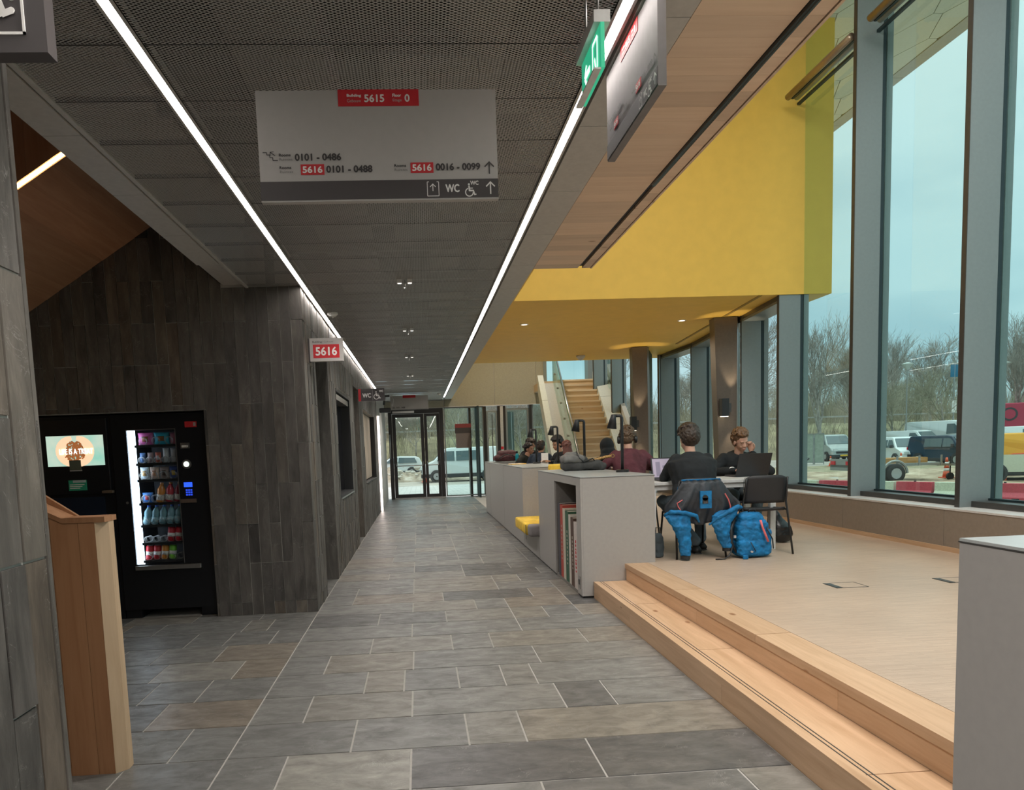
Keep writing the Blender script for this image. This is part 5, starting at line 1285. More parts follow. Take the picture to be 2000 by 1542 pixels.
    if hair: link('hair' if hair != 'hood' else 'hood', remesh(hair_geo(hair, MH, seed), 'hair', .0055 if vox < .01 else .008, 1 if hair in ('curly', 'wavy') else 2, hairm), e)
    e['_h'] = 0; del e['_h']
    return e, MH, hc
person.opt = None
H_dark = hair_mat('dark_brown', (.035, .022, .014)); H_brown = hair_mat('light_brown', (.15, .080, .038)); H_black = hair_mat('black', (.012, .010, .009)); H_red = hair_mat('auburn', (.10, .028, .018)); H_mid = hair_mat('mid_brown', (.11, .065, .035))
S_pale = skin('pale', (.62, .36, .26)); S_tan = skin('tan', (.42, .22, .13)); S_mid = skin('mid', (.52, .28, .18))
C_black = cloth('black_knit', (.011, .014, .016), .9, .3); C_jeans = cloth('blue_jeans', (.15, .20, .24), .85, .4, 14); C_dark = cloth('dark_trousers', (.06, .078, .088), .85)
C_maroon = cloth('maroon_shirt', (.115, .032, .042), .85, .8, 7, .3); C_navy = cloth('navy_hoodie', (.028, .042, .065), .9, .4); C_olive = cloth('dark_olive_top', (.016, .018, .013), .9)
# seated student with back to the camera
person.opt = {0: dict(d=(-.5, .5, 0), n=(0, 0, 1), curl=.5), 1: dict(d=(.5, .5, 0), n=(0, 0, 1), curl=.5)}
person('person in black sweater with curly dark hair, back to camera at the white table', (2.725, 7.20, PZ), .0, lean=16, head=(-20, 5, 4), bulk=1.36, arms=[((.235, .27, .775), (.12, .46, .785)), ((-.235, .27, .775), (-.12, .46, .785))],
       hair='curly', hairm=H_dark, skinm=S_pale, top=C_black, trousers=C_jeans, seed=3, sc=1.0, knees=.19, feet=[(.20, .40, .034), (.05, .16, .034)])
# student resting his head on his hand, facing the camera
person.opt = {0: dict(d=(-.2, .25, -.02), n=(0, 0, 1), curl=.6), 1: dict(d=(.22, .0, 1), n=(-.7, -.7, .2), curl=1.5)}
e2, MH2, hc2 = person('person in black sweater with light brown hair, resting cheek on hand behind the laptop', (3.66, 8.56, PZ), PI-.04, lean=26, head=(-20, 8, 8), bulk=1.12, arms=[((.30, .32, .78), (.17, .58, .80)), ((-.27, .47, .775), (-.112, .330, .985))],
       hair='wavy', hairm=H_brown, skinm=S_pale, top=C_black, trousers=C_dark, seed=8, knees=.14, vox=.008, eyes_closed=True, feet=[(.14, .34, .034), (-.12, .40, .034)])
m = MB(); m.lathe([(.040, -.012), (.041, 0), (.040, .012)], (0, 0, 0), 14); m.xf(Matrix.Translation((.19, .53, .80)) @ Matrix.Rotation(PI/2, 4, 'X')); m.build('white_cuff', M_signwhite, e2, smooth=True, label='white cuff at the wrist')
# maroon shirt with headphones
person.opt = {0: dict(curl=.6), 1: dict(curl=.6)}
e3, MH3, hc3 = person('person in maroon shirt with big black headphones, seen from behind', (2.59, 9.02, PZ), -.12, lean=15, bulk=1.15, head=(-20, -10, 0), arms=[((.33, .12, .80), (.22, .40, .80)), ((-.33, .12, .80), (-.2, .40, .80))],
       hair='wavy', hairm=H_mid, skinm=S_pale, top=C_maroon, trousers=C_jeans, seed=5, sc=1.04, face=False)
m = MB(); m.tube([(-.094, -.005, -.01), (-.098, -.006, .05), (-.07, -.01, .115), (0, -.012, .14), (.07, -.01, .115), (.098, -.006, .05), (.094, -.005, -.01)], .009, 8)
for s in (-1, 1): m.lathe([(.030, s*.078), (.048, s*.086), (.048, s*.112), (.034, s*.120)], (0, -.008, -.015), 16, 0)
m.v = [tuple(MH3 @ Vector(v)) for v in m.v]; m.build('headphones', M_black, e3, smooth=True)
def far(label, x, y, rz, **k):
    z = k.pop('dz', 0); person.opt = None
    r_ = person(label, (x, y, PZ+z), rz, vox=.013, legs=True, **k)
    s = empty('upholstered_stool', 'dark stool under the %s' % label.split(',')[0], 'stool', (x, y, PZ)); MB().lathe([(.19, 0), (.20, .02), (.20, .38+z), (.17, .42+z)], n=18).build('seat', plain('stool_grey', (.08, .08, .085), .8), s, smooth=True)
    return r_
far('person with dark hood up and black hoodie, between the red-haired person and the maroon shirt', 2.71, 10.4, .15, sc=.94, lean=12, head=(-18, 0, 0), hair='hood', hairm=C_black, skinm=S_mid, top=C_black, trousers=C_dark, seed=2, face=False)
far('red-haired person with long auburn hair, seen from behind the grey rucksack', 2.50, 12.30, .1, sc=.95, lean=12, head=(-10, 0, 0), hair='long', hairm=H_red, skinm=S_pale, top=C_black, trousers=C_dark, seed=2, face=False)
e6, MH6, hc6 = far('person in black turned left reading a white sheet, left of the red-haired person', 2.68, 13.62, PI/2+.35, lean=10, head=(-12, 15, 0), hair='curly', hairm=H_black, skinm=S_tan, top=C_black, trousers=C_dark, seed=4, arms=[((.27, .16, .80), (.10, .36, .86)), ((-.27, .16, .80), (-.12, .36, .86))])
p = empty('paper_sheet', 'white sheet of paper held up by the person turned left', 'paper', (2.28, 13.45, 1.24), .3); MB().box(-.07, .07, 0, .004, -.10, .10).build('sheet', M_signwhite, p)
far('person in navy hoodie with short dark hair, back to camera, among the far group', 2.31, 14.28, -.35, lean=22, head=(-8, -12, 0), hair='short', hairm=H_dark, skinm=S_tan, top=C_navy, trousers=C_dark, seed=6, face=False, hood_down=True)
far('smiling person with dark tied-back hair, bent low and looking right', 1.92, 15.02, -PI/2-.35, lean=30, head=(-6, -20, 10), hair='tied', hairm=H_black, skinm=S_mid, top=C_olive, trousers=C_dark, seed=7, smile=True)
far('person with brown hair facing the camera behind the navy hoodie', 2.37, 15.68, PI-.1, lean=10, head=(-14, 0, 0), hair='wavy', hairm=H_dark, skinm=S_mid, top=C_black, trousers=C_dark, seed=9, dz=.0)
far('person with black hair mostly hidden behind the brown-haired one', 2.46, 16.3, PI-.5, lean=4, head=(-6, 30, 0), hair='short', hairm=H_black, skinm=S_mid, top=C_black, trousers=C_dark, seed=10, dz=.03)

# ------------------------------------------------------------------ BAGS AND CLOTHES
C_blue = cloth('bright_blue_nylon', (.002, .15, .36), .7, .7, 12, .35); C_lin = cloth('dark_lining', (.028, .033, .040), .55, .7, 7, .4); M_coral = plain('coral_trim', (.75, .16, .16), .6)
e = empty('jacket', 'blue and black outdoor jacket hung inside out over the chair back', 'jacket', (2.70, 6.985, PZ))
m = MB(); nx, nz = 34, 22; vs = []; fs = []
for j in range(nz+1):
    t = j/nz
    for i in range(nx+1):
        u = i/nx*2-1; hw = .19+.17*min(1, t*1.35)**1.1
        zb = .335+.13*abs(u)**1.3-.03*(1 if u < 0 else 0)*abs(u); z = .765-(.765-zb)*t
        x = u*hw*(1-.0*t)-.01; y = -.030-.05*(1-u*u)*math.sin(PI*min(1, t+.15))-.026*math.sin(u*11+t*3)*t-.014*math.sin(u*27+t*7)*t
        if t == 0: y = .03
        vs.append((x, y, z+.006*math.sin(u*17)*(1-t)))
for j in range(nz):
    for i in range(nx): a = j*(nx+1)+i; fs.append((a, a+1, a+nx+2, a+nx+1))
o = m.add(vs, fs).build('lining', C_lin, e, smooth=True); q = o.modifiers.new('s', 'SOLIDIFY'); q.thickness = .012
m = MB(); m.add([(-.20, .075, .74), (.20, .075, .74), (.27, .10, .45), (-.27, .10, .45), (-.19, .02, .775), (.19, .02, .775)], [(0, 1, 2, 3), (4, 5, 1, 0)]); o = m.build('front_side', C_blue, e, smooth=True); q = o.modifiers.new('s', 'SOLIDIFY'); q.thickness = .01
def sleeve(pts, rs, name='sleeve', mat=C_blue, seed=1):
    m = MB(); secs = []
    for p, (a, b_) in zip(pts, rs): secs.append((p, a, b_, (1, 0, 0), (0, 1, 0)))
    m.loft(secs, 18); return link(name, remesh(m, name, .007, 1, mat, disp=(.026, .045)), e)
sleeve([(-.27, -.045, .47), (-.255, -.055, .42), (-.225, -.06, .33), (-.195, -.05, .22), (-.187, -.05, .13), (-.185, -.05, .045)], [(.09, .025), (.125, .035), (.092, .045), (.066, .045), (.060, .042), (.050, .042)])
sleeve([(.25, -.045, .47), (.20, -.055, .42), (.165, -.06, .34), (.180, -.055, .25), (.205, -.05, .18), (.228, -.045, .105)], [(.09, .025), (.125, .035), (.095, .045), (.070, .045), (.060, .042), (.050, .042)])
MB().lathe([(.046, 0), (.048, .035)], (-.185, -.05, .012), 14).build('cuff', M_black, e); MB().lathe([(.044, 0), (.046, .03)], (.228, -.045, .075), 14).build('cuff', M_black, e)
for pts, rr_ in (([(-.375, -.03, .44), (-.33, -.08, .475), (-.20, -.09, .465), (-.09, -.08, .43), (-.055, -.06, .37)], [.016, .022, .022, .020, .012]), ([(.05, -.06, .34), (.12, -.085, .40), (.22, -.09, .455), (.32, -.08, .50), (.375, -.03, .49)], [.012, .020, .024, .024, .016])):
    m = MB(); limb(m, [Vector(p) for p in pts], rr_, 10); link('hem_roll', remesh(m, 'hem_roll', .008, 2, C_blue, disp=(.014, .04)), e)
MB().box(-.055, .055, -.105, -.085, .50, .665).build('blue_patch', C_blue, e); MB().box(-.035, .02, -.108, -.104, .545, .60).lathe([(.028, -.108), (.028, -.104)], (-.008, 0, .60), 14, 1).build('care_label', M_black, e)
MB().box(-.025, .012, -.110, -.108, .548, .552).box(-.025, .012, -.110, -.108, .558, .562).build('label_print', M_inklight, e)
MB().tube([(.20, -.065, .63), (.235, -.065, .57), (.255, -.06, .51), (.26, -.055, .46)], .006, 6).build('red_piping', M_coral, e); MB().tube([(-.215, -.065, .585), (-.265, -.06, .555), (-.255, -.06, .52), (-.225, -.06, .48)], .005, 6).build('red_piping', M_coral, e)
def blob(secs, name, mat, parent, vox=.009, disp=(.015, .06), n=20):
    m = MB(); m.loft([(c, a, b_, (1, 0, 0), (0, 1, 0)) for c, a, b_ in secs], n); return link(name, remesh(m, name, vox, 2, mat, disp=disp), parent)
e = empty('backpack', 'bright blue hiking backpack with coral zip, standing on the platform beside the jacket', 'backpack', (3.175, 6.96, PZ), .08); e.scale = (1.04, 1, .80)
m = MB().rbox(-.155, .165, -.10, .12, .01, .24, .06, 4).rbox(-.15, .15, -.09, .11, .15, .46, .07, 4).rbox(-.13, .11, -.07, .10, .38, .55, .07, 4); link('main_bag', remesh(m, 'main_bag', .008, 2, C_blue, disp=(.022, .045)), e)
m = MB().rbox(.10, .19, -.05, .10, .03, .16, .03, 3).rbox(.13, .18, -.06, .08, .12, .34, .02, 3); link('side_pocket', remesh(m, 'side_pocket', .009, 2, C_blue, disp=(.014, .04)), e)
MB().tube([(.03, -.118, .46), (.045, -.122, .38), (.075, -.128, .28), (.10, -.128, .20)], .0105, 8).build('coral_zip', M_coral, e, smooth=True)
MB().tube([(-.03, .0, .54), (-.02, -.01, .58), (.03, -.01, .58), (.04, .0, .54)], .008, 6).build('handle', M_black, e, smooth=True)
m = MB(); m.tube([(-.14, .03, .50), (-.20, .0, .36), (-.21, -.02, .2), (-.15, -.02, .06)], [.014, .022, .02, .012], 8); m.tube([(-.2, -.04, .16), (-.24, -.06, .05), (-.30, -.08, .012), (-.38, -.06, .010)], .008, 6); m.tube([(.10, -.10, .36), (.17, -.08, .22), (.19, -.06, .1)], .006, 6); m.tube([(-.06, -.11, .2), (-.02, -.125, .09)], .004, 6); m.build('strap', M_black, e, smooth=True)
MB().rbox(-.14, -.09, -.13, -.10, .0, .05, .01).build('strap_end', C_blue, e)
MB().box(-.19, -.17, -.045, -.03, .25, .28).lathe([(.012, -.135), (.012, -.12)], (-.06, 0, .09), 8, 1).build('buckle', M_signgrey, e)
m = MB(); text(m, 'outdoor', 0, .10, 0, .018, 0); m.xf(Matrix.Translation((.055, -.128, .36)) @ Matrix.Rotation(1.2, 4, 'Y')); 
e = empty('shoulder_bag', 'shiny black bag on the platform behind the white table leg', 'bag', (3.93, 7.85, PZ), .2); blob([((0, 0, .01), .08, .06), ((0, 0, .08), .13, .08), ((-.01, 0, .17), .115, .07), ((-.05, 0, .27), .05, .03), ((-.08, 0, .36), .012, .012)], 'bag_body', plain('black_leather', (.012, .012, .012), .25), e); MB().tube([(-.08, 0, .34), (-.12, 0, .40), (-.10, .02, .30)], .006, 6).build('strap', M_black, e)
e = empty('shopping_bag', 'small black bag on the platform between the counter and the jacket', 'bag', (2.335, 7.2, PZ)); blob([((0, 0, .005), .055, .05), ((0, 0, .1), .06, .05), ((0, 0, .2), .05, .045), ((0, 0, .24), .03, .03)], 'bag_body', C_dark, e); MB().tube([(-.03, 0, .22), (-.02, 0, .30), (.02, 0, .30), (.03, 0, .22)], .005, 6).build('handle', M_black, e)
# grey rucksack with patterned strap on the near counter
C_ruck = cloth('dark_grey_canvas', (.050, .050, .048), .85, .6, 8, .3); C_ruck2 = cloth('light_grey_canvas', (.17, .165, .155), .85, .4, 8)
e = empty('rucksack', 'dark grey canvas rucksack with lighter hood lying on the near counter', 'rucksack', (1.92, 8.72, 1.162)); e.scale = (1.08, 1, 1.12)
m = MB().rbox(-.23, .22, -.10, .12, .0, .10, .045, 4).rbox(-.22, .06, -.09, .11, .05, .155, .045, 4).rbox(.0, .26, -.08, .10, .0, .07, .03, 3); link('main_bag', remesh(m, 'main_bag', .009, 3, C_ruck, disp=(.028, .09)), e)
m = MB(); m.rbox(-.235, .02, -.115, .09, .085, .165, .035, 3).loft([((-.14, -.01, .14), .085, .08, (1, 0, 0), (0, 1, 0)), ((-.12, .0, .195), .05, .05, (1, 0, 0), (0, 1, 0))], 16); link('light_flap', remesh(m, 'light_flap', .009, 2, C_ruck2, disp=(.02, .06)), e)
MB().tube([(-.08, -.09, .20), (-.05, -.11, .13), (.0, -.10, .09), (.10, -.09, .12), (.16, -.05, .07)], .008, 6).build('strap', M_black, e, smooth=True)
M_leo, nt, b = base_mat('patterned_strap'); v = coords(nt, (1, 1, 1)); vo = N(nt, 'ShaderNodeTexVoronoi', i_Scale=70.0); nt.links.new(v, vo.inputs['Vector']); r_ = ramp(nt, [(.25, (.03, .015, .01)), (.4, (.50, .28, .08))], vo.outputs['Distance']); nt.links.new(r_.outputs[0], b.inputs['Base Color'])
MB().tube([(.02, .06, .075), (.12, .05, .09), (.22, .05, .118), (.28, .05, .130), (.34, .05, .137)], .015, 10).build('patterned_strap', M_leo, e, smooth=True); MB().tube([(.355+.018*math.cos(t), .05, .139+.018*math.sin(t)) for t in [k*PI/5 for k in range(11)]], .004, 6).build('ring', plain('brass', (.5, .35, .12), .3, .8), e)
MB().box(-.20, -.19, -.085, -.08, .15, .165).build('red_tab', M_red, e)
e = empty('maroon_bag', 'maroon and black bag lying on the farthest counter block', 'bag', (1.93, 16.5, 1.162), .1); m = MB().rbox(-.28, .28, -.14, .14, 0, .14, .06, 4).rbox(-.2, .22, -.12, .12, .06, .24, .08, 4); link('bag_body', remesh(m, 'bag_body', .014, 3, cloth('maroon_nylon', (.075, .016, .022), .6, .6, 6, .35), disp=(.05, .13)), e)
MB().tube([(-.2, -.16, .06), (-.05, -.17, .15), (.1, -.16, .13), (.26, -.14, .05)], .012, 6).build('strap', M_black, e, smooth=True)
e = empty('water_bottle', 'teal water bottle with black cap on the farthest counter block', 'bottle', (2.12, 16.1, 1.162)); MB().lathe([(.035, 0), (.038, .01), (.038, .13), (.02, .17)], n=14).build('body', plain('teal_plastic', (.0, .24, .30), .3), e, smooth=True); MB().lathe([(.022, .165), (.024, .215), (.018, .22)], n=12).build('cap', M_black, e, smooth=True)
e = empty('folder', 'yellow folder lying on the long counter beside the smiling person', 'folder', (1.72, 13.1, 1.162), .2); MB().box(-.12, .14, -.1, .12, 0, .012).build('cover', plain('folder_yellow', (.75, .45, .06)), e); MB().box(-.125, .1, -.09, .1, .012, .016).build('sheet', M_signwhite, e)
# far table the group sits at
e = empty('far_table', 'narrow dark-edged table where the group beyond the lamps sits', 'table', (2.95, 12.2, PZ)); MB().box(-.05, .35, -.8, .1, .70, .73).build('tabletop', M_white, e)
for sx, sy in ((0, -.7), (.3, -.7), (0, .05), (.3, .05)): MB().box(sx-.02, sx+.02, sy-.02, sy+.02, 0, .7).build('leg', M_white, e)
# ------------------------------------------------------------------ OUTSIDE
GZ = -.4
def groundmat(name, c0, c1, c2, sc, bmp=.5, rough=.95):
    m, nt, b = base_mat(name); v = coords(nt, (1, 1, 1)); nz = N(nt, 'ShaderNodeTexNoise', i_Scale=sc, i_Detail=8.0, i_Roughness=.65); nt.links.new(v, nz.inputs['Vector'])
    r = ramp(nt, [(.33, c0), (.5, c1), (.68, c2)], nz.outputs[0]); nt.links.new(r.outputs[0], b.inputs['Base Color']); b.inputs['Roughness'].default_value = rough; bump(nt, b, nz.outputs[0], bmp, .08); return m
og = struct('ground_outside')
MB().box(-60, 120, 23.3, 170, -.6, GZ-.02).box(5.7, 120, -30, 23.3, -.6, GZ-.02).build('asphalt', groundmat('asphalt', (.34, .30, .26), (.42, .38, .33), (.50, .46, .41), .6, .1), og)
def rough_ground(x0, x1, y0, y1, n, amp, z, mat, name, seed, edge=.15):
    m = MB(); vs = []; ny = int(n*(y1-y0)/(x1-x0)) or 4
    for j in range(ny+1):
        for i in range(n+1):
            x, y = x0+(x1-x0)*i/n, y0+(y1-y0)*j/ny; e_ = min(i, n-i, j, ny-j)/(n*edge); e_ = min(1, e_)
            h = noise.fractal(Vector((x*.35, y*.35, seed)), 1.0, 2.0, 5)*amp+amp*.45
            vs.append((x, y, z+max(-.03, h*e_-.02*(1-e_))))
    fs = [(j*(n+1)+i, j*(n+1)+i+1, (j+1)*(n+1)+i+1, (j+1)*(n+1)+i) for j in range(ny) for i in range(n)]
    return m.add(vs, fs).build(name, mat, og, smooth=False)
M_mud = groundmat('churned_sand', (.20, .13, .08), (.42, .31, .21), (.62, .50, .37), 1.1, 1.0)
rough_ground(9, 28, 23.4, 38, 110, .13, GZ, M_mud, 'sand_field', 2.0)
rough_ground(14, 38, 36, 46, 80, .04, GZ, groundmat('grass_patch', (.16, .14, .08), (.32, .27, .17), (.46, .39, .27), 1.4, .6), 'grass_field', 7.0)
# brick paving in front of the exit, falling gently to the street
M_brick, nt, b = base_mat('paving_bricks'); v = coords(nt); bk = N(nt, 'ShaderNodeTexBrick', i_Scale=1.0, i_Mortar_Size=.012, i_Brick_Width=.42, i_Row_Height=.21)
bk.inputs['Color1'].default_value = (.62, .60, .58, 1); bk.inputs['Color2'].default_value = (.48, .46, .44, 1); bk.inputs['Mortar'].default_value = (.34, .33, .31, 1); nt.links.new(v, bk.inputs['Vector']); nt.links.new(bk.outputs[0], b.inputs['Base Color']); b.inputs['Roughness'].default_value = .9
MB().add([(-8, 23.2, -.02), (9, 23.2, -.02), (9, 39, -.37), (-8, 39, -.37), (-8, 23.2, -.5), (9, 23.2, -.5), (9, 39, -.5), (-8, 39, -.5)], [(0, 1, 2, 3), (4, 7, 6, 5), (0, 4, 5, 1), (1, 5, 6, 2), (2, 6, 7, 3), (3, 7, 4, 0)]).build('entrance_paving', M_brick, og)
rough_ground(-9, 9, 45.5, 56, 70, .75, GZ, groundmat('rubble_earth', (.18, .14, .10), (.34, .28, .21), (.55, .50, .43), 1.4, 1.0), 'rubble_heap', 4.0)
RR = random.Random(8); m = MB()
for i in range(150):
    x, y = RR.uniform(-7, 7), RR.uniform(45.5, 55); s = RR.uniform(.06, .26); m.ell((x, y, GZ+.25+RR.uniform(-.1, .5)), (s, s*RR.uniform(.6, 1), s*RR.uniform(.4, .8)), Matrix.Rotation(RR.uniform(0, 3), 3, 'Z'), 6, 4)
m.build('rubble_stones', plain('pale_stone', (.55, .52, .46), .9), og, kind='stuff')
# embankment
M_bank = groundmat('winter_grass', (.14, .12, .07), (.25, .22, .13), (.36, .34, .19), .5, .8)
m = MB(); vs = []; nx = 130; prof = [(61, GZ-.1), (63, .1), (65, .9), (67.5, 1.9), (70, 2.6), (76, 2.8), (95, 3.0), (170, 6.0)]
for j, (y, z) in enumerate(prof):
    for i in range(nx+1):
        x = -60+190*i/nx; vs.append((x, y+noise.noise(Vector((x*.15, j, 3)))*.8, z+noise.noise(Vector((x*.4, y*.4, 1)))*.22))
m.add(vs, [(j*(nx+1)+i, j*(nx+1)+i+1, (j+1)*(nx+1)+i+1, (j+1)*(nx+1)+i) for j in range(len(prof)-1) for i in range(nx)]).build('embankment', M_bank, og, smooth=True)
m = MB()
for i in range(2600):
    x = RR.uniform(-30, 100); y = RR.uniform(62.5, 74); t = (y-62.5)/11; z = -.2+2.8*min(1, t*1.5)
    for k in range(5):
        h = RR.uniform(.5, 2.6); a, b_ = RR.uniform(-.5, .5), RR.uniform(-.5, .5); w_ = RR.uniform(.02, .045)
        m.add([(x+k*.1, y, z-.1), (x+k*.1+w_, y, z-.1), (x+k*.1+a*h, y+b_*h, z+h)], [(0, 1, 2)])
for i in range(6500):
    x = RR.uniform(-45, 110); y = RR.uniform(75, 100); z = 2.6
    for k in range(4):
        h = RR.uniform(2.5, 9)*(.6+.4*noise.noise(Vector((x*.08, 0, 5)))); a, b_ = RR.uniform(-.35, .35), RR.uniform(-.3, .3); w_ = RR.uniform(.04, .09); xx = x+RR.uniform(-.8, .8)
        m.add([(xx, y, z), (xx+w_, y, z), (xx+a*h, y+b_*h, z+h)], [(0, 1, 2)])
m.build('brushwood', plain('brush_twigs', (.31, .275, .20), .95, noise_amt=.4, scale=.5), og, kind='stuff')
e = empty('guard_rail', 'long grey guard rail along the top of the far grassy bank', 'railing', (20, 69.5, 2.6)); MB().box(-75, 90, 0, .08, .60, .74).build('rail', plain('rail_grey', (.45, .46, .45), .5, .3), e)
for i in range(42): MB().box(-75+i*4-.05, -75+i*4+.05, .08, .16, -.3, .6).build('post', plain('rail_post', (.3, .3, .3)), e)
b_ = empty('barn', 'teal-green low building behind the bank, seen through the exit door', 'building', (1, 84, 2.6)); M_teal = plain('teal_cladding', (.02, .25, .24), .6, noise_amt=.15, scale=1.5)
MB().box(-9, 10, 0, 8, 0, 2.9).build('wall', M_teal, b_); MB().prism([(-.6, 2.9), (4, 4.6), (8.6, 2.9)], 0, -9.3, 10.3).build('roof', plain('teal_roof', (.04, .17, .16), .6), b_)
for i in range(5): MB().box(-7+3.4*i, -5.4+3.4*i, -.05, 0, 1.0, 2.1).build('window', plain('barn_window', (.05, .08, .09), .3), b_)
for i in range(3): MB().obox((-9+i*.9, -.3, 2.7), (-7.2+i*.9, -.3, .6), .12, .12).build('white_brace', M_white, b_)

# trees
M_bark = plain('bark_hazed', (.30, .275, .24), .95, noise_amt=.35, scale=3); M_bark2 = plain('bark_olive', (.33, .31, .23), .95, noise_amt=.3, scale=3)  # bark colour lightened to stand in for distance haze
def tree_mesh(seed, H, spread, levels=5, trunk=.22, upright=.25):
    r = random.Random(seed); m = MB(); tr = MB(); cnt = [0]
    def br(p, d, L, rad, lv):
        pts = [p]; q = p.copy(); dd = d.copy(); seg = 4 if lv == 0 else 3 if lv < 3 else 2
        for i in range(seg):
            dd = (dd+Vector((r.uniform(-1, 1), r.uniform(-1, 1), r.uniform(-.4, 1)*.8))*(.08 if lv == 0 else .16)+Vector((0, 0, upright*.3))).normalized(); q = q+dd*L/seg; pts.append(q.copy())
        rs = [max(.008, rad*(1-.62*i/seg)) for i in range(seg+1)]
        n = 7 if lv == 0 else 5 if lv == 1 else 3
        (tr if lv < 1 else m).tube(pts, rs, n); cnt[0] += 1
        if lv >= levels: return
        k = (7, 5, 5, 4, 3, 0)[lv] if lv < 5 else 0
        for i in range(k):
            t = .32+.68*(i+r.random()*.6)/k; t = min(t, .98); j = int(t*seg); f = t*seg-j; j = min(j, seg-1); pp = pts[j].lerp(pts[j+1], f)
            ax = dd.orthogonal().normalized(); ax.rotate(Matrix.Rotation(r.uniform(0, 2*PI), 3, dd)); nd = (dd*1.0+ax*spread*r.uniform(.6, 1.2)).normalized()
            br(pp, nd, L*r.uniform(.52, .74)*(1.08-.35*t if lv == 0 else 1), rs[min(j, seg)]*.62, lv+1)
    br(Vector((0, 0, -.2)), Vector((0, 0, 1)), H*.55, trunk, 0)
    return tr.mesh('trunk', M_bark, True), m.mesh('branches', M_bark if seed % 2 else M_bark2, False)
TM = [tree_mesh(1, 13, .62, 5), tree_mesh(2, 11, .85, 5, .2, .15), tree_mesh(3, 14, .48, 5, .24, .35), tree_mesh(5, 9, .95, 5, .14, .1)]
def tree(x, y, z, v, s, rz, lab, grp=None):
    e = empty('bare_tree', lab, 'tree', (x, y, z), rz, grp); e.scale = (s, s, s); link('trunk', TM[v][0], e); link('branches', TM[v][1], e)
tree(31.6, 57, GZ, 2, .80, .3, 'tall bare tree behind the fence panel, nearest the yellow block')
tree(36.9, 60, GZ, 0, .78, 1.1, 'bare tree behind the first thick window mullion from the yellow block')
tree(40.6, 61.5, GZ, 1, .66, 2.2, 'bushy bare tree above the white car front')
tree(44.5, 60.5, GZ, 1, .80, .9, 'bare tree with forked trunk above the dark blue van')
tree(50.2, 60, GZ, 2, .84, 4.0, 'tall bare tree above the red truck')
tree(47.0, 66, 1.2, 0, .74, 5.0, 'bare tree on the bank behind the big white van')
tree(3.2, 58, GZ, 1, .80, .5, 'forked bare tree seen through the side glass of the exit')
tree(8.6, 62, 0, 3, .9, 1.5, 'pale bare tree seen through the far entrance window')
tree(24.5, 56, GZ, 0, 1.05, 2.0, 'bare tree seen between the bronze column and the first mullion')
tree(21.0, 50, GZ, 3, 1.1, 3.0, 'bare tree seen left of the near bronze column')
RR = random.Random(31)
for i in range(46):
    x = -25+i*2.7+RR.uniform(-1, 1); y = RR.uniform(74, 104); v = RR.choice((0, 1, 2, 3)); tree(x, y, 2.6, v, RR.uniform(.50, .82), RR.uniform(0, 6), 'bare tree in the wood on the far bank', 'bare trees on the far bank')
for i in range(16):
    x = -8+i*1.9+RR.uniform(-.6, .6); tree(x, RR.uniform(63, 70), 1.0, 3, RR.uniform(.45, .8), RR.uniform(0, 6), 'low bare tree on the slope facing the exit', 'low bare trees on the slope')

# vehicles
M_tyre = plain('tyre', (.02, .02, .02), .8); M_rim = plain('rim', (.40, .41, .41), .35, .6); M_vglass = plain('vehicle_glass', (.09, .13, .14), .12); M_trim = plain('bumper_grey', (.035, .037, .04), .6); M_plate = plain('yellow_plate', (.75, .45, .04), .5); M_lamp = plain('headlamp', (.60, .64, .64), .15)
OUT = {'van': [(-.5, .17), (-.5, .50), (-.485, .93), (-.46, .985), (-.40, 1), (.14, 1), (.22, .965), (.355, .62), (.47, .50), (.495, .40), (.5, .17)],
       'big': [(-.5, .13), (-.5, .50), (-.49, .95), (-.47, .99), (-.40, 1), (.16, 1), (.25, .95), (.375, .55), (.475, .43), (.495, .34), (.5, .13)],
       'car': [(-.5, .22), (-.5, .55), (-.44, .90), (-.38, .97), (-.1, 1), (.05, .97), (.21, .66), (.45, .55), (.49, .42), (.5, .22)]}
